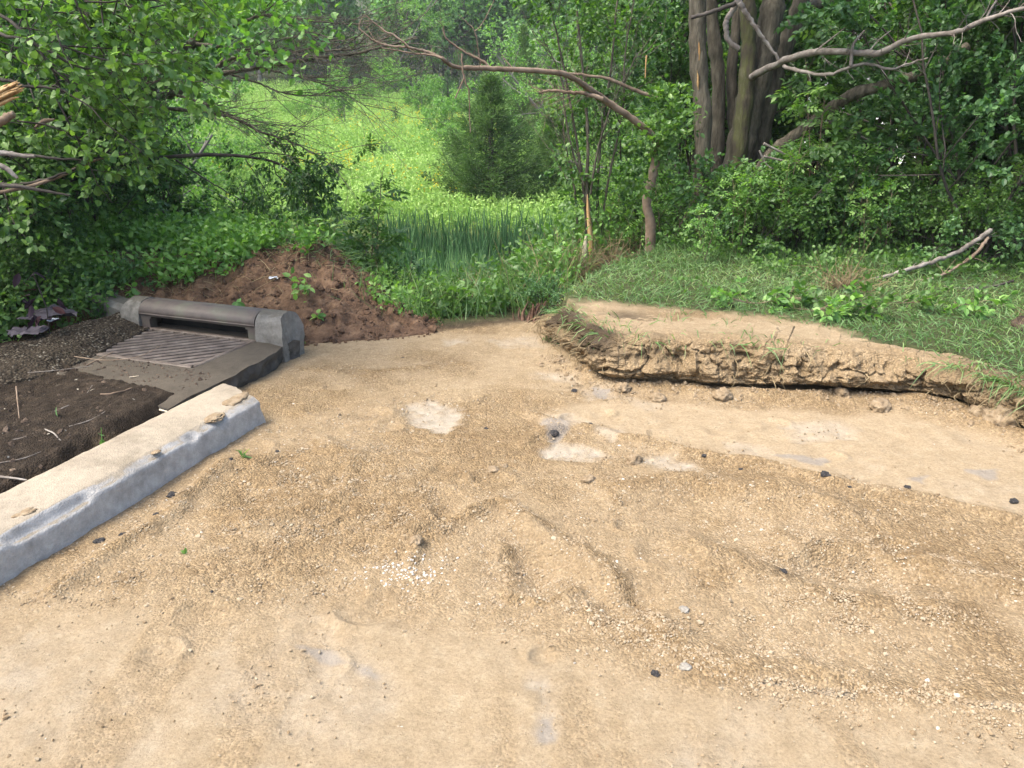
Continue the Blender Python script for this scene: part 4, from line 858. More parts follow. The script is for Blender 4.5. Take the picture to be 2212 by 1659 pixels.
CE.place(gp(1062, 455, 22), .4, (1.0, 1.0, topscale(3.9, 1062, 160, 22)), 'big bushy green cedar at the edge of the cattail marsh', 'cedar')
CE.place(gp(1185, 455, 24), 2.4, .62, 'smaller cedar tucked against the right side of the big cedar', 'cedar')
CE.place(gp(1130, 300, 36), 4.4, (.7, .7, topscale(3.9, 1135, 55, 36)), 'thin pale topped cedar rising above the right shoulder of the big cedar', 'cedar')
CS_.place(gp(856, 286, 39), 0, topscale(1.6, 852, 232, 39), 'tiny dark conifer standing alone in the meadow', 'conifer')
for (u, v0, v, Y, sx, lab) in ((745, 280, 150, 40, .75, 'pale green sapling standing alone in the meadow'), (825, 215, 135, 57, 1.6, 'bright green round shrub at the top of the meadow'), (915, 262, 172, 46, .95, 'grey green shrub at the top right of the meadow'),
                               (700, 300, 268, 36, .4, 'low shrub at the foot of the meadow sapling'), (960, 310, 215, 34, .8, 'leafy shrub between the meadow and the big cedar')):
    sz = topscale(2.6, u, v, Y); BS[0].place(gp(u, v0, Y), rr.uniform(0, 6), (sx * sz / 1.0 if sx > 1 else sz * .7 * sx / .75, sz * .8, sz), lab, 'shrub')
for k, (u, v0, Y, s) in enumerate(((640, 262, 44, .45), (690, 250, 50, .5), (780, 232, 54, .6), (890, 240, 50, .55), (940, 245, 52, .7), (560, 300, 33, .5), (610, 330, 28, .3), (990, 330, 31, .5), (730, 225, 57, .6), (1000, 270, 44, .7), (520, 345, 27, .45), (470, 380, 24, .5))):
    BS[0].place(gp(u, v0, Y), rr.uniform(0, 6), (s * 1.3, s * 1.3, s), 'small rounded shrub scattered in the upper or left part of the meadow', 'shrub', 'small shrubs scattered in the meadow')
# trees flanking the meadow
for (u, v, Y, k, lab) in ((1240, 20, 31, 0, 'bright leafy tree behind the multi stemmed sapling right of the cedar'), (1340, -20, 27, 0, 'bright leafy tree between the sapling and the big trunks'), (1190, 75, 40, 0, 'pale leafy tree rising behind the right side of the cedar'), (1440, -60, 22, 1, 'mid green tree left of the big trunks'),
                          (1300, 190, 24, 1, 'low green tree right of the big cedar at the far side of the marsh'), (1400, 230, 20, 0, 'low bright tree behind the tan sapling trunk')):
    MT[k].place(gp(u, 420, Y), rr.uniform(0, 6), topscale(7.5, u, v, Y), lab, 'tree')
for k, (u, v, Y, m) in enumerate(((20, -120, 16, 1), (150, -100, 20, 0), (250, -60, 24, 1), (90, -60, 28, 0), (330, -30, 34, 1), (230, 20, 30, 0), (420, -20, 42, 1), (-80, -60, 18, 1), (330, 120, 27, 0), (230, 170, 19, 1), (150, 150, 15, 0), (80, 120, 14, 0), (0, 150, 12.5, 1), (400, 190, 33, 1), (-40, 260, 10.5, 1))):
    MT[m].place(gp(u, 420, Y), rr.uniform(0, 6), topscale(7.5, u, v, Y), 'leafy tree in the dense growth left of the meadow behind the leaning tree', 'tree', 'trees left of the meadow')
# ---- meadow
def stemfield(mb, x, y, h, k, L, W, lo=.25, kind='diam', up=.8, rnd=None, mi=0, z=None, spread=.12, stem=True):
    n = len(x); z = hgt(x, y, False) if z is None else z; B = np.stack([x, y, z], 1); lean = rng.normal(size=(n, 3)) * .18; lean[:, 2] = 1; lean = nrm(lean)
    if stem: leaves(mb, B, lean, rdir(n), h, .0025 + .0006 * h, 'diam', .3, mi, droop=0)
    t = rng.uniform(lo, 1, (n, k)); P = B[:, None] + lean[:, None] * (h[:, None] * t)[..., None] + rng.normal(size=(n, k, 3)) * (spread * .3 * h)[:, None, None] * np.array([1, 1, .3])
    D = rdir(n * k, up); D[:, 2] = np.abs(D[:, 2]) if up > 0 else D[:, 2]
    r = np.repeat(rng.random(n) if rnd is None else rnd, k); r = np.clip(r * .6 + rng.random(n * k) * .4 + (t.ravel() - .6) * .5, 0, 1)
    leaves(mb, P.reshape(-1, 3), D, rdir(n * k, .7), L * rng.uniform(.6, 1.2, n * k), W, kind, r, mi, droop=.25)
def meadow():
    N = 60000; y = 18.8 * (63 / 18.8)**rng.random(N * 2)**.8; x = rng.uniform(-.62, .30, N * 2) * y * 1.05 + rng.normal(size=N * 2)
    keep = (x > -.5 * y - 1) | (y > 28); x, y = x[keep][:N], y[keep][:N]
    tone = np.clip(.5 + .5 * fbm(x * .5, y * .3, o=3) + .15 * rng.normal(size=len(x)), 0, 1); h = rng.uniform(.35, .85, len(x)) * (1 + .4 * fbm(x * .3, y * .3 + 5, o=2))
    mb = MB(); stemfield(mb, x, y, h, 8, .12, .024, .15, 'diam', .9, tone)
    o = mb.build('meadow_plants', M['meadow']); tag(o, 'tall yellow green meadow plants covering the sunny slope', 'meadow plants', kind='stuff')
    cl = [(hit(u, v)[:2], s, n) for u, v, s, n in ((840, 330, 1.6, 25), (905, 285, 2.4, 100), (950, 300, 1.6, 70), (700, 410, 1.0, 60), (930, 270, 3, 40), (760, 345, 2, 25), (640, 375, 1.5, 20), (945, 445, .8, 35), (1185, 315, 1.2, 40), (880, 320, 2, 35))]
    X_ = np.concatenate([c[0] + rng.normal(size=n) * s for c, s, n in cl]); Y_ = np.concatenate([c[1] + rng.normal(size=n) * s * 1.6 for c, s, n in cl])
    mb = MB(); n = len(X_); z = hgt(X_, Y_, False) + rng.uniform(.55, .95, n); P = np.repeat(np.stack([X_, Y_, z], 1), 5, 0) + rng.normal(size=(n * 5, 3)) * .07
    leaves(mb, P, rdir(n * 5, .5), rdir(n * 5, .5), .055, .03, 'diam'); o = mb.build('yellow_flowers', M['flower']); tag(o, 'yellow wildflowers scattered through the meadow slope', 'flowers', kind='stuff')
meadow()
# ---- cattail marsh
def marsh():
    mb = MB(); N = 15000; y = rng.uniform(11.3, 18.6, N); x = rng.uniform(-3.2, 2.6, N)
    k = (vnoise(x * .9, y * .9) > -.4 - .4 * (x > -1.5)) & (x > -.150 * y - .2 + .5 * vnoise(y, y * 0)) & (x < .10 * y + .6) & (x < 1.4 + (y - 11) * .38); x, y = x[k], y[k]
    z = hgt(x, y, False); D = rng.normal(size=(len(x), 3)) * .13; D[:, 2] = 1; h = (rng.uniform(.55, 1.3, len(x)) * (1 + .15 * vnoise(x * .7, y * .7))) * sstep(11, 13.5, y) + .2
    leaves(mb, np.stack([x, y, z], 1), D, rdir(len(x)), h, .015, 'blade', np.clip(.45 + .4 * vnoise(x, y) + rng.normal(size=len(x)) * .3, 0, 1), droop=.2)
    o = mb.build('cattails', M['cattail']); tag(o, 'blue green cattail reeds standing in the marsh', 'cattails', kind='stuff')
    mb = MB(); n = 110; y = rng.uniform(10.5, 14.5, n); x = rng.uniform(-3.5, 2.0, n); z = hgt(x, y, False) + rng.uniform(.7, 1.15, n)
    for a, b, c in zip(x, y, z): tube(mb, [(a, b, c - .9), (a + rng.normal() * .03, b, c)], .004, 3, .2, cap=False); tube(mb, [(a, b, c), (a + .01, b, c + .1)], .013, 4, .8)
    o = mb.build('seed_heads', M['fluff']); tag(o, 'tan seed heads above the reeds at the near side of the marsh', 'seed heads', kind='stuff')
marsh()
# ---- weeds on the ravine slope, behind the cut edge
def region(poly, n):
    P = np.asarray(poly, float); lo, hi = P.min(0), P.max(0); x = rng.uniform(lo[0], hi[0], n); y = rng.uniform(lo[1], hi[1], n); k = inside(x, y, P); return x[k], y[k]
def slope():
    mb = MB(); x, y = region([(-3.4, 7.6), (-1.5, 6.6), (-1.0, 5.75), (.1, 6.05), (.5, 6.6), (1.3, 8.6), (2.6, 11.5), (-6, 11.8), (-6, 8)], 6500)
    t = rng.random(len(x)); h = rng.uniform(.25, .7, len(x)) * (.5 + .6 * sstep(6, 8, y)) * (1 + .4 * fbm(x * 1.5, y * 1.5, o=2))
    tone = np.clip(.5 + .6 * fbm(x * 1.3, y * 1.3, o=2), 0, 1); a = tone < .5
    for s, m, L, W, kd in ((a, 0, .07, .022, 'oval'), (~a, 1, .06, .015, 'oval')): stemfield(mb, x[s], y[s], h[s], 9, L, W, .15, kd, .25, tone[s], m, spread=.3)
    o = mb.build('undergrowth', [M['leaf'], M['leaf_bright']]); tag(o, 'leafy weeds covering the steep slope down to the marsh', 'weeds', kind='stuff')
    mb = MB(); x, y = region([(-3.2, 7.4), (-1.0, 5.7), (.3, 6.0), (1.3, 8.6), (2.2, 11.8), (-4.5, 11.8)], 15000); n = len(x)
    D = rng.normal(size=(n, 3)) * .35; D[:, 2] = 1; leaves(mb, np.stack([x, y, hgt(x, y, False)], 1), D, rdir(n), rng.uniform(.25, .7, n), .0035, 'blade', rng.random(n), droop=.3)
    o = mb.build('tall_grass', M['grass']); tag(o, 'long grass growing on the slope down to the marsh', 'grass', kind='stuff')
    mb = MB(); x, y = region([(-2.0, 8), (-.6, 6.2), (.5, 6.3), (1.4, 8.4), (1.8, 11)], 3200); n = len(x)
    D = rng.normal(size=(n, 3)) * .7; D[:, 2] = .8; leaves(mb, np.stack([x, y, hgt(x, y, False)], 1), D, rdir(n), rng.uniform(.3, .8, n), .003, 'blade', rng.random(n), droop=.15)
    o = mb.build('dry_stalks', M['straw']); tag(o, 'dry tan stalks tangled through the slope weeds', 'dry stalks', kind='stuff')
slope()
# ---- grass on the right bank
def grass():
    poly = [(.2, 5.3), (.5, 4.9), (1.0, 4.6), (1.9, 4.4), (2.5, 4.2), (2.75, 3.85), (4.2, 3.2), (7.5, 4.5), (9, 9), (6, 12), (2.4, 9.6), (.9, 7.2), (.45, 6.3)]
    x, y = region(poly, 130000); d = segdist(x, y, CUT); dens = sstep(-.1, .14, sdist(x, y, DUSTP) + .12 * fbm(x * 2.5, y * 2.5, o=3) + .05 * fbm(x * 12, y * 12, o=2)); dens = np.maximum(dens, .22 * (fbm(x * 3, y * 3, o=2) > .12) * (d > .12)) * (1 - .5 * sstep(6, 8, y))
    k = rng.random(len(x)) < dens; x, y = x[k], y[k]; n = len(x); z = hgt(x, y, False)
    D = rng.normal(size=(n, 3)) * .75; D[:, 2] = 1; q = .5 * fbm(x * 1.4, y * 1.4 + 3, o=2); D[:, 0] += q * 2; h = rng.uniform(.04, .12, n) * (1 + sstep(5.8, 7, y)) * (1 + .8 * np.clip(fbm(x * 2, y * 2, o=2), 0, 1))
    mb = MB(); leaves(mb, np.stack([x, y, z], 1), D, rdir(n), h, .0028, 'blade', np.clip(.45 + .35 * fbm(x * 2, y * 2 + 9, o=2) + rng.normal(size=n) * .22, 0, 1), droop=.45)
    # tufts leaning over the lip of the bank
    for s0, m, sd_ in ((.15, 70, .12), (.5, 60, .15), (.85, 60, .15), (1.2, 50, .15), (1.7, 40, .2), (2.05, 20, .12), (3.15, 90, .12), (3.45, 420, .16), (3.75, 260, .15), (2.2, 40, .2)):
        ss = s0 + rng.normal(size=m) * sd_; i = np.clip(np.searchsorted(CS, ss), 0, len(CS) - 1); of = np.abs(rng.normal(size=m)) * .16 + .03
        bx = CB[i, 0] + CN[i, 0] * of; by = CB[i, 1] + CN[i, 1] * of; bz = CT[i, 0] * 1.0 - .01
        D = rng.normal(size=(m, 3)) * .6; D[:, 2] = np.abs(D[:, 2]) + .2; D[:, :2] -= CN[i] * .55; leaves(mb, np.stack([bx, by, bz], 1), D, rdir(m), rng.uniform(.08, .24, m), .0032, 'blade', rng.random(m), droop=.7)
    o = mb.build('grass', M['grass']); tag(o, 'short green grass growing on top of the right bank', 'grass', kind='stuff')
    x, y = region(poly, 15000); d = segdist(x, y, CUT); k = (d > 1.0) & (rng.random(len(x)) < sstep(-.05, .3, fbm(x * 1.6 + 8, y * 1.6, o=2)) * sstep(5.2, 6.4, y + .3 * x * (x > 2) * 0)); x, y = x[k], y[k]
    mb = MB(); stemfield(mb, x, y, rng.uniform(.03, .16, len(x)) * (1 + sstep(6, 7.5, y)), 3, .045, .016, .3, 'oval', .5, None, 0, spread=.6)
    o = mb.build('ground_cover', M['leaf']); tag(o, 'low broad leaved plants creeping through the bank grass', 'ground cover', kind='stuff')
grass()
# ---- growth under and behind the left shrubs
def leftfloor():
    mb = MB(); x, y = region([(-2.9, 5.55), (-3.2, 5.2), (-3.4, 4.9), (-7, 4.5), (-7, 8.5), (-3.5, 8.2), (-3.3, 6.2)], 5200)
    h = rng.uniform(.15, .45, len(x)); z = mz(x, y); stemfield(mb, x, y, h, 8, .045, .016, .2, 'oval', .4, None, 0, z=z, spread=.4)
    o = mb.build('undergrowth', [M['leaf']]); tag(o, 'low leafy plants under the left shrubs beside the old kerb', 'weeds', kind='stuff')
    # vines and weeds on top of the soil mound
    mb = MB(); x, y = region([(-4.6, 6.2), (-3.6, 5.8), (-2.6, 5.95), (-2.0, 6.15), (-1.6, 6.45), (-1.4, 6.9), (-1.2, 7.5), (-2.2, 7.7), (-4.8, 7.8)], 4200); k = fbm(x * 2.2, y * 2.2, o=2) > -.3 + .35 * sstep(6.5, 5.8, y) + .3 * sstep(-2.4, -1.8, x); x, y = x[k], y[k]; z = mz(x, y)
    stemfield(mb, x, y, rng.uniform(.06, .3, len(x)), 6, .055, .017, .2, 'oval', .3, None, 0, z=z, spread=.8)
    n = 3200; x, y = region([(-4.6, 6.0), (-1.3, 6.5), (-1.4, 7.1), (-2.2, 7.7), (-4.8, 7.8)], n); n = len(x); D = rng.normal(size=(n, 3)); D[:, 2] = .5; leaves(mb, np.stack([x, y, mz(x, y)], 1), D, rdir(n), rng.uniform(.1, .35, n), .003, 'blade', rng.random(n), 1, droop=.4)
    o = mb.build('undergrowth', [M['leaf_bright'], M['grass']]); tag(o, 'uprooted weeds and grass tangled over the top of the soil mound', 'weeds', kind='stuff')
    mb = MB(); x, y = region([(-4.4, 5.6), (-2.6, 5.5), (-1.5, 5.7), (-1.4, 6.5), (-4.4, 6.8)], 520)
    for a, b in zip(x, y):
        dd = rng.normal(size=2) * .09; c = float(mz(np.array([a]), np.array([b]))[0]) + .01; e = float(mz(np.array([a + dd[0]]), np.array([b + dd[1]]))[0]) + rng.uniform(.0, .05)
        tube(mb, [(a, b, c), (a + dd[0] * .5, b + dd[1] * .5, (c + e) / 2 + .015), (a + dd[0], b + dd[1], e)], rng.uniform(.001, .0025), 3, rng.random(), cap=False)
    o = mb.build('roots_and_straw', M['straw']); tag(o, 'torn roots and straw sticking out of the soil mound', 'roots', kind='stuff')
leftfloor()

# ---- right hand thicket
lab = 'leafy shrub in the dense thicket right of the big trunks'; g = 'shrubs of the right hand thicket'
for k, (x, y, s) in enumerate(((2.5, 10.0, .85), (3.4, 10.3, 1.1), (4.3, 9.2, 1.1), (5.2, 9.8, 1.2), (6.2, 9.0, 1.15), (7.2, 9.6, 1.3), (3.1, 11.2, 1.3), (4.6, 11.5, 1.35), (6.2, 11.4, 1.4), (7.9, 11.3, 1.4), (5.3, 8.1, .95), (6.1, 7.6, 1.1), (8.6, 9.0, 1.3), (2.0, 10.2, 1.0), (2.7, 11.9, 1.1), (3.0, 13.0, 1.3), (9.6, 11.6, 1.5))):
    (SH_TALL[k % 2] if k % 3 else SH_DARK[0]).place((x, y, hz(x, y)), rr.uniform(0, 6), s, lab, 'shrub', g)
for k, (x, y, s) in enumerate(((4.4, 6.7, 1.05), (5.2, 6.4, 1.1), (3.9, 7.4, .8), (5.4, 7.1, 1.15))):
    SH_TALL[1].place((x, y, hz(x, y)), rr.uniform(0, 6), s, ['blue green shrub at the right border standing over the fallen branch', 'outermost blue green shrub at the right border of the picture', 'smaller blue green shrub left of the right border shrubs', 'blue green shrub behind the right border shrubs'][k], 'shrub')
for k, (u, v, Y, s, m) in enumerate(((1620, 600, 7.2, .85, 0), (1560, 610, 7.3, .6, 1), (1500, 580, 8.1, .9, 0), (1700, 600, 7.3, .75, 0), (1790, 560, 7.6, .8, 1), (1620, 560, 7.9, 1.15, 1), (1890, 560, 7.4, .8, 0), (1990, 570, 7.0, .8, 1), (2090, 590, 6.7, .75, 0), (2190, 590, 6.6, .8, 1), (1380, 560, 9.2, .8, 0), (1470, 600, 7.7, .45, 1))):
    SH_LOW[m].place(gp(u, v, Y), rr.uniform(0, 6), s, 'low leafy bush in front of the thicket at the back of the bank', 'bush', 'bushes along the back of the right bank')
for k, (u, v, Y, s, lb) in enumerate(((1815, 540, 7.2, .7, 'light green sapling in front of the thicket left of the fallen branch'), (1900, 560, 7.0, .5, 'short light green sapling near the raised tip of the fallen branch'), (1515, 620, 6.6, .38, 'light green seedling with big leaves in front of the low bushes'), (1330, 560, 8.9, .8, 'pale leafy sapling around the foot of the splintered stem'))):
    SAP[1].place(gp(u, v, Y), rr.uniform(0, 6), s, lb, 'sapling')
SAP[0].place(gp(805, 640, 7.4), 1.0, topscale(2.0, 800, 340, 7.4), 'tall grey green sapling growing in the gully behind the mound', 'sapling')
SAP[0].place(gp(900, 600, 9.5), 3.0, .7, 'shorter sapling to the right of the tall gully sapling', 'sapling')
SAP[0].place(gp(720, 600, 8.6), 5.0, .8, 'leafy sapling behind the top of the soil mound', 'sapling')
SAP[1].place(gp(1160, 600, 9.0), 5.0, .55, 'slim pale sapling on the slope left of the splintered stem', 'sapling')
for k, (u, v, Y, s, m) in enumerate(((690, 560, 10.5, 1.0, 0), (760, 560, 11.5, 1.0, 0), (640, 540, 12, 1.2, 0), (830, 560, 12.5, .8, 0), (560, 520, 13, 1.3, 0), (730, 590, 9.5, .7, 1), (860, 600, 10.5, .6, 1), (940, 640, 8.6, .4, 1), (1130, 640, 8.6, .5, 1), (1060, 640, 9.0, .4, 1), (660, 500, 14.5, 1.3, 1), (480, 500, 12.5, 1.3, 1))):
    SAP[m].place(gp(u, v, Y), rr.uniform(0, 6), s, 'leafy sapling in the green gully between the mound and the marsh', 'sapling', 'saplings in the gully')
for k, (u, v, Y, s, m) in enumerate(((700, 560, 9.8, 1.1, 0), (600, 540, 10.6, 1.3, 1), (790, 570, 10.8, 1.0, 0), (520, 540, 10, 1.2, 0), (850, 590, 11.2, .8, 0), (650, 520, 13, 1.6, 0), (560, 500, 15, 1.8, 1), (750, 510, 14.5, 1.3, 0))):
    SH_LOW[m].place(gp(u, v, Y), rr.uniform(0, 6), s, 'rounded bush in the hollow behind the soil mound', 'bush', 'bushes in the hollow behind the mound')
for k, (u, v, Y, s, m) in enumerate(((960, 690, 6.4, .42, 0), (880, 670, 6.9, .5, 0), (1030, 690, 6.5, .35, 1), (820, 640, 7.4, .6, 1), (1100, 680, 6.7, .35, 0), (760, 620, 7.9, .6, 0))):
    SH_LOW[m].place(gp(u, v, Y), rr.uniform(0, 6), s, 'small leafy bush on the lip of the gully behind the dug edge', 'bush', 'small bushes on the lip of the gully')
# behind the mound, left of the gully
lab = 'mid green shrub behind the soil mound below the drooping branch'
for k, (x, y, s) in enumerate(((-3.0, 8.6, .5), (-3.9, 8.8, .6), (-2.3, 9.6, .5), (-4.8, 9.0, .75), (-3.6, 10.5, .6), (-5.3, 10.5, .8), (-6.6, 9.8, 1.0))):
    (SH_DARK[0] if k % 3 == 1 else SH_TALL[0]).place((x, y, hz(x, y) - .1), rr.uniform(0, 6), s, lab, 'shrub', 'shrubs behind the soil mound')
lab = 'dense leafy shrub of the thicket at the left border'
for k, (x, y, s) in enumerate(((-4.3, 6.3, .95), (-5.0, 6.0, 1.05), (-4.0, 7.3, .85), (-5.6, 7.0, 1.2), (-4.7, 5.4, .8), (-6.5, 6.2, 1.3), (-5.2, 8.2, 1.1), (-6.4, 8.4, 1.3), (-3.75, 6.0, .5))):
    (SH_DARK[0] if k == 3 else SH_TALL[(k + 1) % 2]).place((x, y, hz(x, y)), rr.uniform(0, 6), s, lab, 'shrub', 'shrubs of the thicket at the left border')
for k, (x, y, s, m) in enumerate(((-3.55, 5.6, .7, 0), (-3.95, 5.25, .7, 1), (-4.4, 4.9, .8, 0), (-3.2, 5.95, .65, 1), (-4.9, 4.6, .8, 1), (-3.75, 4.75, .45, 0))):
    SH_LOW[m].place((x, y, hz(x, y)), rr.uniform(0, 6), s, 'low bush overhanging the old kerb on the left', 'bush', 'bushes over the old kerb')

for k, (x, y, s, m) in enumerate(((3.0, 9.9, 1.2, 0), (4.2, 10.2, 1.5, 1), (5.4, 9.3, 1.4, 0), (6.8, 10.2, 1.6, 1), (4.9, 8.4, 1.2, 0), (7.8, 8.6, 1.5, 0), (2.2, 9.0, 1.1, 1), (3.9, 9.0, .9, 1), (9.0, 10.4, 1.7, 0))):
    SH_LOW[m].place((x, y, hz(x, y)), rr.uniform(0, 6), (s, s, s * 1.25), 'shaded bush filling the foot of the thicket behind the front bushes', 'bush', 'shaded bushes inside the thicket')
for k, (u, v, Y, s, m) in enumerate(((1450, 590, 7.6, .75, 1), (1580, 600, 7.0, .55, 1), (1740, 590, 7.5, .9, 0), (1665, 600, 7.1, .6, 0), (2020, 590, 7.0, .6, 1), (2140, 590, 6.8, .55, 0), (1960, 560, 7.8, .85, 1), (1380, 600, 7.7, .5, 1), (1850, 590, 6.9, .45, 1))):
    SAP[m].place(gp(u, v, Y), rr.uniform(0, 6), s, 'young leafy sapling poking out of the bushes along the back of the bank', 'sapling', 'saplings along the back of the bank')
# ---- helper: branches following measured lines
def line3(pts, Y):
    Ys = np.broadcast_to(np.asarray(Y, float), (len(pts),)); return np.array([at(u, v, y) for (u, v), y in zip(pts, Ys)])
def limb(mb, pts, Y, r0, r1, n=None, sides=None, wob=0.0, mi=0, lump=.05):
    P = spline(line3(pts, Y), n or max(6, len(pts) * 5)); P = P + rng.normal(size=P.shape) * wob; r = np.linspace(r0, r1, len(P)) * (1 + .06 * rng.normal(size=len(P)))
    tube(mb, P, r, sides or (7 if r0 > .01 else 5) if r0 < .05 else (sides or 18), lump=lump, mi=mi); return P
def twigs(mb, P, count, L, r, lv=1, kids=4, ang=(.4, 1.1), wob=.16, trop=0.0, fr=.1, mi=0, sk=None, bias=None):
    s = Skel(); T = nrm(np.gradient(P, axis=0))
    for t in rng.uniform(fr, 1, count):
        i = int(t * (len(P) - 1)); d = perp(T[i], rng.uniform(*ang), rng.uniform(0, 6.28))
        if bias is not None: d = nrm(d + np.asarray(bias))
        grow(s, P[i], d, L * rng.uniform(.4, 1.2), r, lv, dict(kids=[kids] * lv, ratio=.5, ls=.03, wob=wob, trop=trop, seg=L / 7, rmin=r * .35, leaflv=0, ltrop=1))
    skel_tubes(mb, s, mi=mi); return s
# big multi trunk tree right of centre
def big_tree():
    Yb = 8.3; root = empty('large_tree', gp(1610, 400, Yb)); loc = np.array(root.location)
    tag(root, 'large old tree with several mossy grey trunks behind the low bushes', 'tree')
    def part(name, m, f, lab=None):
        mb = MB(); f(mb)
        for k in range(len(mb.V)): mb.V[k] = mb.V[k] - loc
        o = mb.build(name, m, root)
        if lab: o['label'] = lab
        return o
    part('trunk', M['bark_moss'], lambda mb: limb(mb, [(1588, 380), (1600, 290), (1611, 200), (1617, 120), (1616, 40), (1612, -60), (1606, -160)], Yb - .12, .09, .062, 40, 22), 'mossy middle trunk')
    part('trunk', M['bark'], lambda mb: limb(mb, [(1572, 480), (1582, 400), (1602, 310), (1625, 220), (1648, 130), (1664, 50), (1676, -40), (1690, -150)], Yb, .145, .105, 40, 20))
    part('trunk', M['bark'], lambda mb: limb(mb, [(1620, 430), (1634, 350), (1650, 260), (1670, 180), (1697, 100), (1722, 30), (1745, -50), (1770, -150)], Yb + .2, .105, .07, 40, 18))
    part('trunk', M['bark'], lambda mb: limb(mb, [(1592, 350), (1584, 250), (1580, 160), (1588, 80), (1596, 0), (1600, -60)], Yb + .3, .06, .045, 30, 14))
    part('trunk', M['bark'], lambda mb: limb(mb, [(1512, 520), (1516, 380), (1518, 250), (1508, 120), (1506, 0), (1500, -120)], Yb - .2, .092, .07, 36, 18), 'left trunk with a splintered scar')
    part('trunk', M['bark'], lambda mb: limb(mb, [(1545, 520), (1548, 350), (1552, 180), (1540, 60), (1530, -80)], Yb + .25, .075, .06, 34, 16))
    part('branch', M['bark'], lambda mb: limb(mb, [(1725, 50), (1750, 15), (1800, 0), (1860, -12), (1960, -20)], Yb + .3, .06, .035, 24, 12))
    part('branch', M['bark'], lambda mb: limb(mb, [(1610, 440), (1655, 345), (1725, 290), (1790, 240), (1840, 205), (1890, 190), (1945, 175), (2010, 150), (2090, 100)], [Yb - .1, Yb - .2, Yb - .4, Yb - .6, Yb - .8, Yb - .9, Yb - .9, Yb - .9, Yb - .9], .064, .042, 44, 16), 'low branch arching out to the right')
    part('branch', M['bark_dark'], lambda mb: limb(mb, [(1730, 300), (1790, 288), (1870, 296), (1950, 296), (2030, 285)], Yb + 1.2, .04, .025, 24, 9), 'dark branch behind the arching one')
    def dead(mb):
        P = limb(mb, [(1622, 166), (1660, 148), (1700, 128), (1760, 113), (1830, 112), (1900, 114), (1945, 92), (2000, 78), (2070, 68), (2110, 50), (2160, 32), (2240, 10)], [Yb - .2, Yb - .5, Yb - .8, Yb - 1.1, Yb - 1.3, Yb - 1.5, Yb - 1.6, Yb - 1.8, Yb - 2, Yb - 2.1, Yb - 2.2, Yb - 2.3], .034, .014, 60, 10, .003)
        Q = limb(mb, [(1693, 144), (1740, 156), (1792, 161), (1843, 142), (1880, 138), (1925, 150), (1960, 138), (2005, 125)], [Yb - .8, Yb - 1, Yb - 1.2, Yb - 1.4, Yb - 1.4, Yb - 1.5, Yb - 1.5, Yb - 1.6], .018, .006, 40, 8, .003)
        limb(mb, [(1838, 142), (1842, 100), (1855, 80), (1868, 65)], Yb - 1.4, .014, .007, 12, 6); limb(mb, [(1880, 108), (1900, 85), (1925, 66)], Yb - 1.5, .008, .004, 10, 5); limb(mb, [(1760, 112), (1800, 80), (1855, 37)], Yb - 1.2, .008, .004, 10, 5)
        limb(mb, [(2128, 44), (2140, 20), (2160, -10)], Yb - 2.1, .012, .006, 10, 6); limb(mb, [(1810, 240), (1880, 265), (1930, 290)], Yb - .5, .012, .005, 12, 5); limb(mb, [(1790, 262), (1850, 290), (1905, 320), (1926, 332)], Yb - .6, .014, .004, 14, 5)
        twigs(mb, P, 34, .28, .004, 1, 2); twigs(mb, Q, 22, .2, .0035, 0, 1)
    part('branch', M['bark_pale'], dead, 'bare pale dead branch reaching right')
    def stub(mb):
        limb(mb, [(1650, 338), (1720, 352), (1760, 351)], Yb - 1, .013, .006, 10, 6)
        limb(mb, [(1650, 310), (1690, 330), (1740, 355), (1752, 365)], Yb - 1, .014, .005, 12, 6); limb(mb, [(1640, 325), (1660, 360), (1700, 370)], Yb - 1, .01, .004, 10, 5)
    part('broken_stub', M['bark_pale'], stub)
    def scar(mb):
        for (u, v, w, h) in ((1510, 108, 5, 20), (1514, 188, 8, 17), (1507, 172, 4, 16)):
            for q in range(9):
                du = rng.uniform(-w, w); hh_ = h * rng.uniform(.5, 1.15); dv_ = rng.uniform(-.3, .3) * h
                tube(mb, line3([(u + du, v - hh_ + dv_), (u + du + 1, v + dv_), (u + du * .8 + 1, v + hh_ + dv_)], Yb - .285 + .012 * abs(du) + rng.uniform(-.008, .008)), np.array([.15, 1, .4]) * .008, 4, lump=.2)
    part('splintered_scar', M['rawwood'], scar)
    # crown of the big tree: leafy sprays over and behind the trunks
    sk = Skel()
    PC = dict(kids=[6, 7], ratio=.42, ls=.03, wob=.13, trop=-.02, seg=.2, ltrop=-.15)
    for k in range(66):
        u = rng.uniform(1380, 2300); v = rng.uniform(-330, 110) if u > 1450 else rng.uniform(-330, 30); y = rng.uniform(8.8, 12.5) if v > -60 else rng.uniform(6.8, 11)
        y = max(y, 10.0) if 1460 < u < 1860 and v > -150 else y; p = at(u, v, y); grow(sk, p, (rng.normal() * .6, -.5 + rng.normal() * .5, -.1 + rng.normal() * .3), 1.1, .012, 2, PC)
    def cr(mb): skel_tubes(mb, sk)
    part('limbs', M['bark_dark'], cr)
    part('crown', M['leaf'], lambda mb: skel_leaves(mb, sk, .07, .026, 'oval', 2, .7, jit=.015))
big_tree()
def one(name, m, f, label, cat, extra=None):
    mb = MB(); f(mb); c = mb.V[0][0].copy(); c = np.array([c[0], c[1], min(v[:, 2].min() for v in mb.V)])
    mb.V = [v - c for v in mb.V]
    if extra:
        root = empty(name, c); o = mb.build('trunk', m, root)
        for nm, mm, fn in extra:
            b = MB(); fn(b); b.V = [v - c for v in b.V]; b.build(nm, mm, root)
        return tag(root, label, cat)
    o = mb.build(name, m); o.location = c; return tag(o, label, cat)
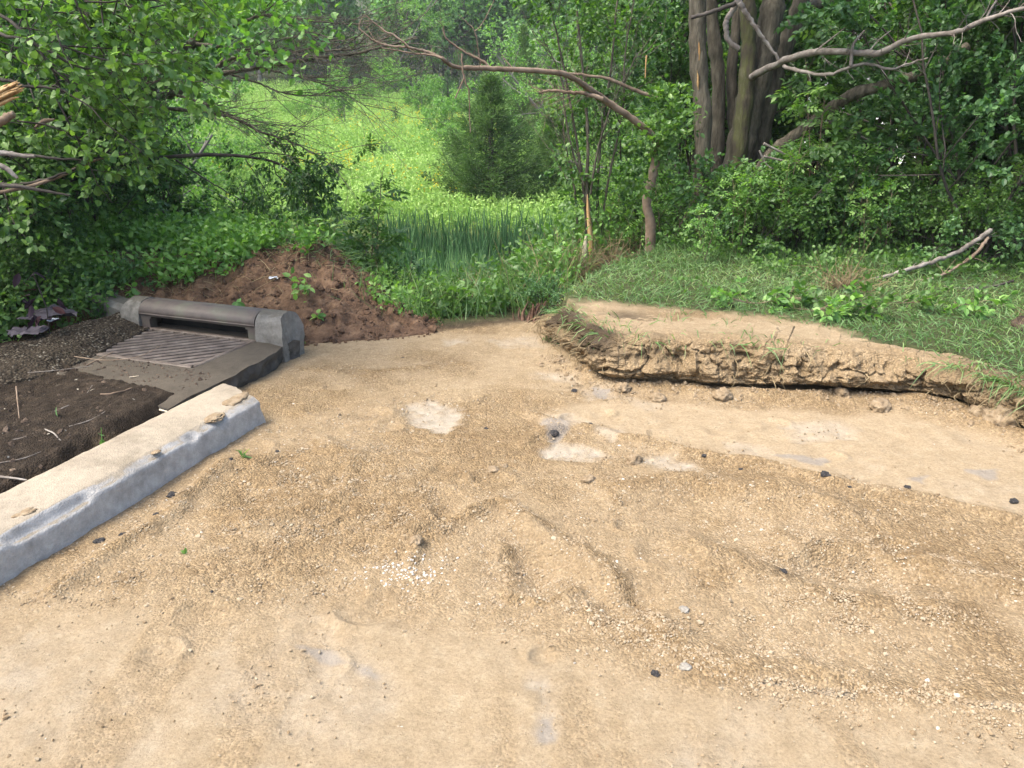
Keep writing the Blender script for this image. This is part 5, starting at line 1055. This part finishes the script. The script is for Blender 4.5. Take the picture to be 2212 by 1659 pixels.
# sapling trunk with the long dead branch over the gully
Yt = 7.4
def tan_trunk(mb): limb(mb, [(1403, 560), (1405, 520), (1405, 480), (1397, 438), (1408, 390), (1418, 340), (1420, 325)], Yt, .052, .038, 40, 14)
def long_branch(mb):
    Yb = [Yt, Yt - .05, Yt - .2, Yt - .3, Yt - .4, Yt - .6, Yt - .8, Yt - 1, Yt - 1.1, Yt - 1.2, Yt - 1.3, Yt - 1.3, Yt - 1.4]
    P = limb(mb, [(1424, 345), (1418, 312), (1400, 285), (1355, 249), (1303, 215), (1270, 190), (1217, 160), (1110, 150), (1040, 147), (981, 144), (955, 126), (916, 110), (873, 101)], Yb, .036, .008, 80, 10, .002)
    Q = limb(mb, [(873, 101), (830, 97), (800, 82), (776, 62)], Yt - 1.4, .0085, .005, 20, 7, .002); limb(mb, [(776, 64), (777, 50), (786, 33)], Yt - 1.4, .004, .002, 6, 4)
    Q2 = limb(mb, [(885, 103), (850, 75), (830, 66), (805, 46), (787, 31)], Yt - 1.4, .008, .003, 20, 7, .002); Q3 = limb(mb, [(955, 126), (925, 118), (895, 116), (860, 109), (824, 104)], Yt - 1.35, .008, .004, 20, 7, .002)
    R_ = limb(mb, [(1303, 213), (1265, 203), (1226, 199), (1190, 196), (1165, 200)], Yt - .6, .019, .008, 20, 8, .003); limb(mb, [(1426, 215), (1367, 193), (1312, 170), (1260, 162), (1217, 157), (1170, 150)], Yt + .3, .02, .008, 30, 8, .002)
    S_ = limb(mb, [(1060, 148), (1040, 130), (1002, 112), (963, 80), (958, 58)], Yt - 1, .013, .004, 20, 6, .002)
    limb(mb, [(998, 116), (1000, 150), (1004, 172), (1013, 198), (1014, 240), (1016, 286)], Yt - 1.5, .008, .003, 24, 5, .002); limb(mb, [(1003, 168), (993, 190), (983, 213)], Yt - 1.5, .006, .004, 10, 5)
    limb(mb, [(1038, 144), (1034, 110), (1026, 69), (1010, 50), (991, 32)], Yt - 1, .005, .002, 20, 4, .002); limb(mb, [(1026, 68), (1045, 45), (1067, 0), (1075, -40)], Yt - 1, .004, .002, 12, 4, .002); limb(mb, [(1110, 150), (1092, 130), (1085, 118)], Yt - 1, .006, .003, 8, 4)
    for p, c in ((P, 40), (Q, 8), (Q2, 12), (Q3, 10), (R_, 18), (S_, 8)): twigs(mb, p, c, .1, .003, 0, 1, fr=.25)
    for k in range(3): twigs(mb, R_, 10, .4, .0025, 1, 3)
def knot_leaves(mb):
    sk = Skel()
    for k in range(26):
        grow(sk, at(rng.uniform(1385, 1470), rng.uniform(215, 345), Yt + rng.uniform(-.25, .3)), rdir(1, .2)[0], .28, .004, 1, dict(kids=[5], ratio=.5, ls=.025, wob=.12, trop=0, seg=.07))
    skel_leaves(mb, sk, .055, .019, 'oval', 2, .8, jit=.02)
one('broken_tree', M['bark_tan'], tan_trunk, 'slim tan trunk carrying a long dead branch that reaches left over the gully', 'tree', [('dead_branch', M['bark_tan'], long_branch), ('leaves', M['leaf'], knot_leaves)])
# multi stemmed sapling with the splintered foot
Ys = 7.9
def ms_stems(mb):
    for pts, r0, r1 in (([(1272, 575), (1268, 500), (1262, 430), (1250, 330), (1228, 200), (1200, 60), (1180, -40)], .022, .006), ([(1278, 575), (1276, 480), (1268, 410), (1270, 300), (1262, 180), (1250, 60), (1240, -40)], .024, .007), ([(1285, 560), (1290, 470), (1292, 380), (1300, 280), (1320, 150), (1330, 30), (1340, -60)], .02, .006),
                        ([(1255, 560), (1246, 470), (1240, 400), (1225, 330), (1215, 280)], .016, .006), ([(1275, 420), (1290, 330), (1310, 260), (1335, 200), (1375, 120)], .012, .005), ([(1262, 400), (1235, 320), (1220, 240), (1210, 160), (1160, 60)], .012, .004), ([(1300, 560), (1305, 450), (1322, 350), (1345, 240), (1350, 120), (1370, 0)], .015, .006)):
        P = limb(mb, pts, Ys + rng.uniform(-.15, .15), r0, r1, 34, 7, .002); twigs(mb, P, 16, .55, .004, 1, 3, (.3, .7), fr=.35, trop=.1)
def ms_leaves(mb):
    sk = Skel()
    for k in range(75):
        u = rng.uniform(1185, 1395); v = rng.uniform(-60, 500); p = at(u, v, Ys + rng.uniform(-.2, .8)); grow(sk, p, rdir(1, .5)[0], .45, .005, 1, dict(kids=[5], ratio=.5, ls=.03, wob=.12, trop=0, seg=.1))
    skel_leaves(mb, sk, .055, .02, 'oval', 2, .8, jit=.02)
def splint(mb):
    tube(mb, line3([(1269, 420), (1270, 450), (1273, 490), (1276, 540), (1278, 572)], Ys - .35), [.004, .016, .023, .025, .02], 5, lump=.25)
def splint2(mb): tube(mb, line3([(1266, 510), (1264, 530), (1264, 560), (1262, 595)], Ys - .55), [.008, .03, .03, .016], 6, lump=.3)
one('broken_tree', M['bark'], ms_stems, 'thin many stemmed tree with a yellow splintered foot right of the gully', 'tree', [('leaves', M['leaf'], ms_leaves), ('splintered_wood', M['rawwood'], splint), ('splinter', M['rawpale'], splint2)])
# small root ball below it
def ballrt(mb, p, r, n=60, L=.1):
    mb.add(lumpmesh(r, int(p[0] * 100) % 97 + 5, .45, 2.2) + p, IF3, .5, 0, True)
    for k in range(n):
        d = rdir(1, -.1)[0]; a = p + d * r * .8; q = a + d * L * .5 + rng.normal(size=3) * L * .35; e = q + rng.normal(size=3) * L * .5; tube(mb, [a, q, e], [.003, .002, .001], 3, .5, 1, cap=False)
def rootclump(name, u, v, Y, r, label, n=60, L=.1, cat='root clump', m=None, sink=0):
    p = at(u, v, Y); mb = MB(); ballrt(mb, np.zeros(3), r, n, L); o = mb.build(name, [m or M['soildark'], M['straw']]); o.location = p; return tag(o, label, cat)
rootclump('root_ball', 1292, 567, 7.5, .075, 'dark root ball against the splintered stem', 30, .08)
# big red-brown torn root at the end of the bank
def stump(mb):
    b = G(1150, 705, 0); b[1] += .15
    for k in range(46):
        a = rng.uniform(0, 6.28); r0 = rng.uniform(0, .11); base = b + np.array([math.cos(a) * r0 * 1.2, math.sin(a) * r0, -.05]); top = base + np.array([.05 + rng.normal() * .05, .05 + rng.normal() * .04, rng.uniform(.06, .2)])
        tube(mb, [base, (base + top) / 2 + rng.normal(size=3) * .012, top], [.016, .012, .003], 5, lump=.35)
one('torn_root', M['rawred'], stump, 'torn orange brown root sticking up at the left end of the cut bank', 'root')
SH_LOW[1].place((.25, 6.05, .05), 1.2, .33, 'small blue green shoot beside the torn orange root', 'bush')
# left leaning tree with bare twigs
Yl = 7.8
def lean_trunk(mb): limb(mb, [(150, 480), (160, 400), (171, 337), (190, 286), (238, 250), (294, 222), (318, 200), (345, 159), (372, 128), (403, 103), (432, 79), (450, 40), (465, 5), (485, -40)], [Yl] * 14, .085, .03, 90, 14, .002)
def lean_limbs(mb):
    A = [([(311, 217), (345, 206), (373, 204), (417, 181), (464, 161), (563, 147), (674, 127), (768, 116), (830, 100), (900, 80)], .035, .006), ([(464, 161), (472, 145), (492, 130), (555, 117), (640, 112), (768, 105), (850, 75)], .02, .005), ([(425, 95), (470, 100), (510, 104), (580, 108), (640, 116)], .018, .005),
         ([(313, 218), (365, 234), (436, 242), (496, 252), (540, 272), (563, 286), (615, 301), (674, 329), (705, 345)], .02, .004), ([(381, 206), (425, 218), (464, 234), (516, 254), (560, 262)], .014, .004), ([(505, 55), (540, 42), (571, 32), (619, 38), (700, 48), (780, 52)], .018, .004), ([(571, 32), (640, 60), (700, 90), (760, 96)], .01, .003),
         ([(460, 163), (420, 165), (390, 155), (340, 175), (300, 180)], .014, .004), ([(345, 155), (320, 165), (297, 178), (280, 190)], .02, .008), ([(495, 160), (560, 180), (610, 200), (680, 205), (740, 190)], .01, .003), ([(563, 147), (640, 165), (720, 190), (790, 230)], .009, .003), ([(280, 60), (330, 70), (390, 60), (450, 45)], .012, .005), ([(190, 90), (200, 140), (196, 200), (190, 260)], .012, .009), ([(168, 0), (200, 40), (202, 60), (195, 90)], .014, .012)]
    for k, (pts, a, b) in enumerate(A):
        P = limb(mb, pts, Yl - .25 * k % .6 - .1 * np.arange(len(pts)) * .6, a, b, 50, 7, .003)
        if k < 11: twigs(mb, P, 20 if k in (0, 1, 2, 3, 5) else 12, .8, .0045, 2, 3, (.25, .75), .1, .0, .22, bias=(.35, 0, 0))
def droop_branch(mb):
    for pts, a, b in (([(262, 356), (300, 348), (345, 341), (436, 335), (500, 336), (535, 339), (591, 350), (635, 375), (670, 400), (690, 425)], .022, .006), ([(373, 341), (420, 372), (460, 397), (500, 420), (535, 440)], .009, .003), ([(535, 339), (560, 330), (620, 335), (680, 355)], .008, .003), ([(591, 350), (600, 380), (640, 410)], .006, .003), ([(530, 345), (560, 390), (590, 440)], .005, .002), ([(320, 350), (370, 385), (420, 420)], .006, .002)): limb(mb, pts, Yl - .6, a, b, 30, 7, .002)
def droop_leaves(mb):
    sk = Skel(); C = [(600, 345), (620, 360), (640, 365), (660, 380), (675, 395), (690, 400), (690, 425), (655, 355), (630, 340), (580, 340), (540, 345), (700, 360), (685, 370), (665, 410), (640, 390), (610, 380), (590, 430), (560, 395), (700, 385), (672, 352)]
    for u, v in C:
        for q in range(2): grow(sk, at(u + rng.normal() * 8, v + rng.normal() * 6, Yl - .6 + rng.normal() * .12), rdir(1, -.3)[0], .26, .003, 1, dict(kids=[5], ratio=.5, ls=.018, wob=.12, trop=-.05, seg=.06))
    skel_leaves(mb, sk, .05, .012, 'oval', 2, .7, hang=.5, jit=.01)
def lean_leaves(mb):
    sk = Skel()
    for k in range(85):
        u = rng.uniform(250, 620); v = rng.uniform(-220, 20) + 110 * rng.random() * (u < 560); y = Yl + rng.uniform(-1.2, 1.0); grow(sk, at(u, v, y), rdir(1, -.1)[0], .7, .006, 2, dict(kids=[4, 4], ratio=.5, ls=.04, wob=.12, trop=-.02, seg=.12))
    for k in range(10): grow(sk, at(rng.uniform(285, 310), rng.uniform(185, 235), Yl - .15), rdir(1, 0)[0], .2, .004, 1, dict(kids=[3], ratio=.5, ls=.03, wob=.12, trop=-.02, seg=.12))
    skel_leaves(mb, sk, .065, .026, 'oval', 1, .8, jit=.02)
one('leaning_tree', M['bark'], lean_trunk, 'leaning tree with bare grey twigs reaching over the meadow from the left', 'tree', [('branches', M['bark'], lean_limbs), ('drooping_branch', M['bark_dark'], droop_branch), ('dark_leaves', M['leaf_dark'], droop_leaves), ('crown', M['leaf_bright'], lean_leaves)])
# near foliage hanging in at the upper left
def near_left():
    root = empty('overhanging_tree', (-4.2, 4.9, hz(-4.2, 4.9))); tag(root, 'round leaved tree whose leafy boughs hang in from the upper left corner', 'tree'); loc = np.array(root.location)
    mb = MB(); tube(mb, [(-4.2, 4.9, 0), (-4.1, 4.9, 1.5), (-3.9, 4.8, 3.4)], [.07, .06, .04], 10)
    sk = Skel(); PC = dict(kids=[6, 6], ratio=.42, ls=.024, wob=.13, trop=-.06, seg=.12, ltrop=-.25)
    for k in range(62):
        u = -150 + 430 * rng.random()**1.2; v = rng.uniform(-260, 330 - .8 * max(u, 0)); y = rng.uniform(4.3, 5.6)
        p = at(u, v, y); grow(sk, p, (.5 + rng.normal() * .4, rng.normal() * .4, -.15 + rng.normal() * .3), .62, .006, 2, PC)
    for pts in ([(-40, 160), (60, 185), (130, 195), (220, 240)], [(-60, 330), (60, 335), (160, 345), (330, 325)], [(-40, 400), (60, 395), (150, 370), (300, 290)], [(-60, 60), (60, 90), (160, 140), (250, 160)], [(-60, 0), (40, 60), (100, 130), (160, 250)]): limb(mb, pts, [4.7, 4.6, 4.6, 4.8], .012, .004, 24, 6, .003)
    skel_tubes(mb, sk); mb.V = [v - loc for v in mb.V]; mb.build('branches', M['bark_dark'], root)
    mb = MB(); skel_leaves(mb, sk, .052, .022, 'oval', 1, .8, jit=.015, hang=.2); mb.V = [v - loc for v in mb.V]; mb.build('leaves', M['leaf'], root)
near_left()
def broken(name, pts, Y, r, m, lab, cat='broken branch'):
    def f(mb): tube(mb, spline(line3(pts, Y), 18), np.interp(np.linspace(0, 1, 18), np.linspace(0, 1, len(r)), r), 8, lump=.22)
    one(name, m, f, lab, cat)
def slivers(mb):
    a, b = at(-50, 232, 3.9), at(40, 190, 3.9); d = nrm(b - a); L = np.linalg.norm(b - a)
    for k in range(26):
        o_ = rng.normal(size=3) * np.array([.008, .012, .014]); t1 = rng.uniform(.75, 1.12); tube(mb, [a + o_, a + d * L * t1 * .5 + o_ * 1.1, a + d * L * t1 * .85 + o_ * 1.1, a + d * L * t1 + o_ * 1.3], [.010, .010, .007, .0015], 5, lump=.25)
one('broken_branch', M['rawwood'], slivers, 'splintered yellow end of a broken branch at the left border', 'broken branch')
0 and broken('broken_branch', [(-60, 235), (0, 212), (30, 195), (54, 178)], 3.9, [.04, .035, .03, .006], M['rawwood'], 'splintered yellow end of a broken branch at the left border')
broken('broken_branch', [(-50, 270), (0, 262), (20, 250), (30, 246)], 4.2, [.03, .025, .02, .014], M['bark_tan'], 'short brown broken branch below the yellow splintered one')
broken('broken_branch', [(-50, 335), (10, 331), (45, 336), (75, 338)], 4.2, [.016, .014, .012, .008], M['bark_pale'], 'weathered grey stick end at the left border')
broken('broken_branch', [(-30, 345), (10, 362), (38, 385)], 4.1, [.01, .014, .008], M['bark_pale'], 'split grey stick pointing down at the left border')
broken('broken_branch', [(76, 275), (95, 262), (118, 258)], 4.6, [.006, .014, .004], M['bark_tan'], 'curled strip of torn bark among the left leaves')
broken('broken_branch', [(-60, 425), (40, 408), (120, 385), (190, 352), (260, 330)], [4.4, 4.5, 4.6, 4.7, 4.8], [.012, .011, .009, .007, .004], M['bark_tan'], 'long thin brown branch rising rightward through the left shrubs')
broken('broken_branch', [(-60, 400), (30, 402), (95, 412), (150, 422)], 4.4, [.014, .012, .009, .005], M['bark_dark'], 'dark branch crossing below the long thin brown one')
# hanging broken pale branches at top right
def hang1(mb):
    limb(mb, [(1620, -60), (1594, 2), (1572, 40), (1568, 58), (1573, 86), (1596, 107)], 6.6, .022, .021, 30, 9, .002)
one('hanging_branch', M['bark_pale'], hang1, 'short thick pale branch hanging with a sawn looking end at the top', 'branch')
def hang2(mb): P = limb(mb, [(1596, 2), (1606, 20), (1624, 47), (1650, 85), (1682, 127)], 6.5, .022, .011, 30, 8, .003); twigs(mb, P, 12, .05, .004, 0, 1)
one('hanging_branch', M['bark_pale'], hang2, 'tapering pale branch hanging beside the thick one at the top', 'branch')
def hang3(mb): limb(mb, [(1620, -20), (1590, 6), (1560, 18), (1525, 30), (1493, 38)], 6.55, .02, .014, 24, 8, .002)
one('hanging_branch', M['bark_dark'], hang3, 'dark broken branch pointing left above the hanging pale ones', 'branch')
def strip(mb): limb(mb, [(1397, 120), (1395, 140), (1394, 168)], 7.2, .008, .004, 10, 5)
one('bark_strip', M['rawwood'], strip, 'torn strip of yellow bark dangling left of the big trunks', 'bark')
# fallen branches on the grass
def fallen(pts, Y, r0, r1, lab, m='bark_pale', tw=8):
    def f(mb): P = limb(mb, pts, Y, r0, r1, 40, 8, .003); twigs(mb, P, tw, .15, .003, 0, 1)
    one('fallen_branch', M[m], f, lab, 'branch')
fallen([(1870, 607), (1930, 592), (2000, 570), (2060, 548), (2100, 525), (2140, 497)], [6.1, 6.1, 6.2, 6.3, 6.3, 6.3], .014, .02, 'long grey fallen branch rising to the right out of the bank grass', tw=14)
fallen([(1960, 608), (2020, 600), (2070, 575), (2110, 545), (2136, 512)], [6.0, 6.05, 6.15, 6.2, 6.3], .008, .014, 'thinner fallen branch under the long grey one', 'bark_tan')
fallen([(2040, 622), (2090, 624), (2140, 620), (2190, 605)], [5.75, 5.75, 5.8, 5.85], .012, .009, 'dark curved stick lying in the grass near the right border', 'bark_dark')
fallen([(1448, 678 + 8), (1510, 690), (1560, 705)], 5.45, .004, .003, 'thin twig on the dusty edge of the bank grass')
fallen([(1885, 717), (1950, 718), (2010, 716)], [4.95, 4.95, 5.0], .009, .008, 'straight tan stick lying in the short grass right of the dusty patch', 'bark_tan', 1)
fallen([(2060, 650), (2120, 700), (2180, 760)], [5.4, 4.9, 4.55], .004, .003, 'thin bent twig beside the brown root clod', 'bark_tan')
rootclump('root_clump', 1822, 636, 5.75, .11, 'dead grass root clump on the bank below the fallen branch', 260, .2)
rootclump('root_clump', 1320, 575, 7.2, .10, 'tuft of dead roots and grass left of the tan trunk', 200, .2)
rootclump('root_clump', 1375, 582, 7.1, .12, 'reddish earth clod at the foot of the tan trunk', 50, .1, m=M['soilred'])
rootclump('root_clump', 1240, 590, 7.3, .09, 'pale tuft of dry roots at the top of the gully side', 180, .22)
rootclump('soil_clod', 2235, 715, 4.75, .16, 'big dark brown clod of roots at the right border', 60, .06, 'clod')
rootclump('root_clump', 1265, 712, 4.95, .05, 'small dark root clump on the dusty top of the bank', 50, .06)
# roots dangling from the cut face
def roots(mb):
    for k in range(95):
        s0 = rng.choice([rng.uniform(0, 1.0), rng.uniform(0, 3.9), rng.uniform(3.2, 3.9)]); i = min(np.searchsorted(CS, s0), len(CS) - 1); h = CT[i, 0] * rng.uniform(.35, .95); of = -.07
        a = np.array([CB[i, 0] + CN[i, 0] * .03, CB[i, 1] + CN[i, 1] * .03, h]); q = a + np.array([-CN[i, 0] * .11, -CN[i, 1] * .11, -.01]) + rng.normal(size=3) * .012; e = q + np.array([rng.normal() * .05, -.01, -rng.uniform(.02, .11)])
        tube(mb, spline([a, q, (q + e) / 2 + rng.normal(size=3) * .012, e], 9), np.linspace(.0022, .0008, 9) * rng.uniform(.7, 1.8), 4, rng.random(), cap=False)
mb = MB(); roots(mb); tag(mb.build('hanging_roots', M['straw']), 'fine torn roots hanging from the cut face of the bank', 'roots', kind='stuff')
# sticks on the dark soil
def stick(pts, r, lab, m='bark_tan', z=.125):
    def f(mb):
        P = [G(u, v, z + dz) for u, v, dz in pts]; P = spline(P, 16); gz = surf(P[:, 0], P[:, 1]); P[:, 2] = np.maximum(P[:, 2], gz + r + .002); tube(mb, P, np.linspace(r, r * .5, 16), 6, lump=.15)
    one('stick', M[m], f, lab, 'stick')
stick([(218, 858, 0), (250, 848, .02), (285, 843, .0)], .006, 'thick forked brown stick on the dark soil nearest the drain')
stick([(98, 898, 0), (135, 885, 0), (180, 862, 0), (200, 835, 0)], .0035, 'long pale straw like stick lying across the middle of the dark soil', 'bark_pale')
stick([(35, 835, .03), (38, 870, .015), (42, 905, 0)], .004, 'upright thin brown stick at the left of the dark soil', 'bark_tan')
stick([(0, 955, 0), (50, 945, .01), (110, 925, .0), (135, 935, 0)], .003, 'curved thin pale stick near the kerb on the dark soil', 'bark_pale')
stick([(0, 1030, 0), (30, 1033, 0), (58, 1037, 0)], .006, 'white stick end against the kerb at the left border', 'bark_pale')
stick([(92, 928, .0), (115, 935, .02), (132, 955, .0)], .005, 'short bent grey stick on the soil beside the kerb', 'bark_pale')
stick([(150, 925, 0), (200, 912, 0), (232, 890, 0)], .003, 'thin straight stick parallel to the kerb on the dark soil', 'bark_pale')
stick([(160, 770, .02), (230, 778, .02), (300, 770, .03), (350, 745, .04)], .003, 'thin twig lying over the aggregate strip left of the grate', 'bark_tan', .2)
stick([(186, 790, .01), (215, 775, .02), (245, 760, .03)], .005, 'short brown stick at the left corner of the grate', 'bark_tan', .15)
stick([(60, 805, .02), (120, 800, .02), (200, 790, .01)], .003, 'pale twig along the foot of the aggregate strip', 'bark_pale', .16)
stick([(0, 1000, 0), (50, 990, 0), (90, 975, 0)], .003, 'thin twig at the left border behind the kerb', 'bark_pale')
stick([(280, 815, 0), (300, 812, 0)], .004, 'small pale chip of wood on the soil in front of the grate', 'rawpale')
stick([(345, 885, 0), (365, 890, 0)], .005, 'short pale twig beside the hollow at the kerb end', 'rawpale')
# small seedlings
def seedling(u, v, z, h, n, lab, m='leaf_bright', L=.04, W=.014):
    p = G(u, v, z); p[2] = float(surf(p[0], p[1])[0]) if z < .14 else z
    root = empty('seedling', p); tag(root, lab, 'seedling'); mb = MB(); tube(mb, [(0, 0, -.01), (.01, 0, h * .5), (.02, .005, h)], .0015, 4); mb.build('stem', M['leaf_bright'], root)
    mb = MB(); t = rng.uniform(.3, 1, n); P = np.stack([.02 * t, 0 * t, h * t], 1); leaves(mb, P, rdir(n, .3), rdir(n, 1.2), L * rng.uniform(.7, 1.2, n), W, 'oval', rng.random(n)); mb.build('leaves', M[m], root)
seedling(520, 995, 0, .03, 9, 'small green seedling in the dirt below the kerb end', 'leaf', .05, .007)
seedling(215, 960, .1, .16, 4, 'tall thin seedling with one leaf standing behind the kerb', 'leaf_blue', .045, .018)
seedling(120, 915, .1, .01, 3, 'flat grey green leaf pair on the soil beside the kerb', 'leaf_blue', .05, .014)
seedling(105, 760 + 20, .14, .03, 4, 'little leafy shoot left of the grate', 'leaf_bright', .03, .012)
seedling(650, 745, 0, .02, 6, 'tiny green weed on the dirt right of the drain kerb', 'leaf', .03, .008)
seedling(393, 1203, 0, .008, 4, 'tiny flat green weed in the foreground dirt', 'leaf', .025, .008)
seedling(222, 775, .13, .02, 3, 'two pale green leaves at the left corner of the grate', 'leaf_bright', .025, .01)
for k, (x, y, h, n, lb) in enumerate(((-2.05, 5.55, .16, 16, 'bright leafy shoot on the mound just behind the drain hood'), (-1.62, 5.75, .12, 30, 'pale green leafy spray lying on the right side of the mound'), (-2.9, 5.75, .14, 14, 'leafy shoot on the left part of the mound'), (-1.45, 5.5, .07, 8, 'small sprig low on the right side of the mound'))):
    z = float(mz(np.array([x]), np.array([y]))[0]); root = empty('seedling', (x, y, z)); tag(root, lb, 'shoot'); mb = MB(); tube(mb, [(0, 0, -.02), (.02, -.03, h * .6), (.05, -.05, h)], .002, 4); mb.build('stem', M['leaf_bright'], root)
    mb = MB(); t = rng.uniform(.2, 1, n); P = np.stack([.05 * t, -.05 * t, h * t], 1) + rng.normal(size=(n, 3)) * .05 * (n > 20); leaves(mb, P, rdir(n, .1), rdir(n, 1.2), .065, .02, 'oval'); mb.build('leaves', M['leaf_bright'], root)
# cut leafy sprays lying on the bank grass
for k, (u, v, lb) in enumerate(((1890, 660, 'cut leafy spray lying in the grass right of the dead root clump'), (1760, 665, 'cut leafy spray lying just left of the dead root clump'), (1700, 640, 'wilted leafy spray on the grass behind the dusty patch'), (2085, 655, 'small leafy sprig in the short grass near the right border'), (1950, 650, 'leafy spray to the right of the cut spray'), (1620, 650, 'leafy twig at the edge of the grass behind the dusty patch'))):
    p = G(u, v, .3); p[2] = hz(p[0], p[1]); root = empty('leafy_spray', p, rr.uniform(0, 6)); tag(root, lb, 'cut foliage'); sk = Skel()
    for q in range(5): grow(sk, (0, 0, .02), nrm(np.array([rng.normal(), rng.normal(), .15])), .26, .003, 1, dict(kids=[4], ratio=.5, ls=.02, wob=.15, trop=-.0, seg=.06, ltrop=0))
    mb = MB(); skel_tubes(mb, sk); mb.build('twigs', M['bark_tan'], root); mb = MB(); skel_leaves(mb, sk, .06, .022, 'oval', 1, .6); mb.build('leaves', M['leaf_bright' if k % 2 else 'leaf'], root)
# litter
def sheet(name, p, w, h, m, lab, seed, cat='litter', amp=.5):
    n = 22; X, Y = np.meshgrid(np.linspace(-.5, .5, n), np.linspace(-.5, .5, n), indexing='ij'); r_ = np.hypot(X, Y)
    Z = amp * h * billow(X * 2.5 + seed, Y * 2.5, o=3) + h * .5; X2 = X * w * (1 + .3 * fbm(Y * 3 + seed, X * 3)); Y2 = Y * w * (1 + .3 * fbm(X * 3, Y * 3 + seed))
    i, j = np.meshgrid(np.arange(n - 1), np.arange(n - 1), indexing='ij'); q = (i * n + j).ravel(); T_ = np.stack([X2, Y2, Z], -1).reshape(-1, 3); B_ = T_ - np.array([0, 0, .0012]); F = np.stack([q, q + n, q + n + 1, q + 1], 1)
    keep = (r_ + .12 * fbm(X * 5 + seed, Y * 5)).ravel()[q] < .5; F = F[keep]; mb = MB(); mb.add(T_, F, .5, 0, True); mb.add(B_, F[:, ::-1], .5, 0, True); o = mb.build(name, m); o.location = p; return tag(o, lab, cat)
p = G(110, 690, .2); sheet('plastic_sheet', (p[0], p[1], p[2] - .02), .34, .10, M['plastic'], 'crumpled dark plastic sheet under the left bushes by the aggregate strip', 3)
p = G(60, 720, .2); sheet('plastic_sheet', (p[0], p[1], p[2] - .03), .22, .07, M['plastic'], 'smaller piece of dark plastic at the left of the crumpled sheet', 9)
p = G(118, 690, .25); sheet('plastic_scrap', (p[0] + .03, p[1] - .07, p[2]), .07, .03, M['plastic_w'], 'shiny white scrap lying on the dark plastic sheet', 5)
p = np.array([-1.88, 6.0]); sheet('plastic_scrap', (p[0], p[1], float(mz(p[:1], p[1:])[0]) + .005), .075, .03, M['plastic_w'], 'small white scrap of litter on the soil mound', 6)
p = G(1845, 705, .27); sheet('fallen_leaf', (*gp(2052, 765, 4.45)[:2], .235), .07, .02, M['plastic_w'] if False else M['leaf_bright'], 'single pale leaf lying on the dusty bank edge at the right', 2, 'leaf')
def purple():
    root = empty('purple_plant', (*at(110, 740, 4.9)[:2], .15)); loc = np.array(root.location); tag(root, 'wilted plant with dark purple leaves among the low bushes at the left border', 'plant')
    mb = MB(); tube(mb, np.array([loc + [0, 0, -.05], loc + [.02, 0, .2], loc + [-.02, .0, .42]]) - loc, .004, 5); mb.build('stem', M['bark_dark'], root)
    mb = MB(); n = 16; P = np.stack([.05 * rng.normal(size=n), .05 * rng.normal(size=n) - .06, rng.uniform(.1, .45, n)], 1); D = rdir(n, -.3); leaves(mb, P, D, rdir(n, 1), .1, .024, 'oval', rng.random(n)); mb.build('leaves', M['purple'], root)
purple()
# pale house beyond the thicket
def house():
    c = np.array([17.5, 32.0]); z = hz(*c); root = empty('pale_house', (c[0], c[1], z), R(-28)); tag(root, 'pale sided house glimpsed through the leaves of the right thicket', 'house')
    def box(mb, x0, x1, y0, y1, z0, z1): mb.add([(x0,y0,z0),(x1,y0,z0),(x1,y1,z0),(x0,y1,z0),(x0,y0,z1),(x1,y0,z1),(x1,y1,z1),(x0,y1,z1)], [[0,1,5,4],[1,2,6,5],[2,3,7,6],[3,0,4,7],[4,5,6,7],[0,3,2,1]])
    mb = MB(); box(mb, -6, 6, 0, 7, -1, 3.0)
    for k in range(18): box(mb, -6, 6, -.012, .0, k * .165, k * .165 + .15)
    mb.build('wall', M['siding'], root)
    mb = MB(); mb.add([(-6.4, -.5, 2.95), (6.4, -.5, 2.95), (6.4, 7.5, 2.95), (-6.4, 7.5, 2.95), (-6.4, 3.5, 5.4), (6.4, 3.5, 5.4)], [[0,1,5,4],[2,3,4,5],[0,4,3,3],[1,2,5,5],[0,3,2,1]]); mb.build('roof', M['roof'], root)
    for x in (-3.5, 0, 3.5): mb = MB(); box(mb, x - .5, x + .5, -.05, -.014, 1, 2.3); mb.build('window', M['glass'], root)
house()
# ---- air
def haze():
    mb = MB(); x0, x1, y0, y1, z0, z1 = -150, 150, -30, 180, -6, 34
    mb.add([(x0,y0,z0),(x1,y0,z0),(x1,y1,z0),(x0,y1,z0),(x0,y0,z1),(x1,y0,z1),(x1,y1,z1),(x0,y1,z1)], [[0,3,2,1],[4,5,6,7],[0,1,5,4],[1,2,6,5],[2,3,7,6],[3,0,4,7]])
    m = bpy.data.materials.new('haze_air'); m.use_nodes = True; nt = m.node_tree; nt.nodes.clear(); out = nt.nodes.new('ShaderNodeOutputMaterial'); v = nt.nodes.new('ShaderNodeVolumePrincipled')
    v.inputs['Color'].default_value = (.93, .97, 1, 1); v.inputs['Density'].default_value = .0006; v.inputs['Anisotropy'].default_value = .2; nt.links.new(v.outputs[0], out.inputs['Volume'])
    tag(mb.build('haze', m), 'thin pale air haze over the whole place', None, None, 'stuff')
haze()
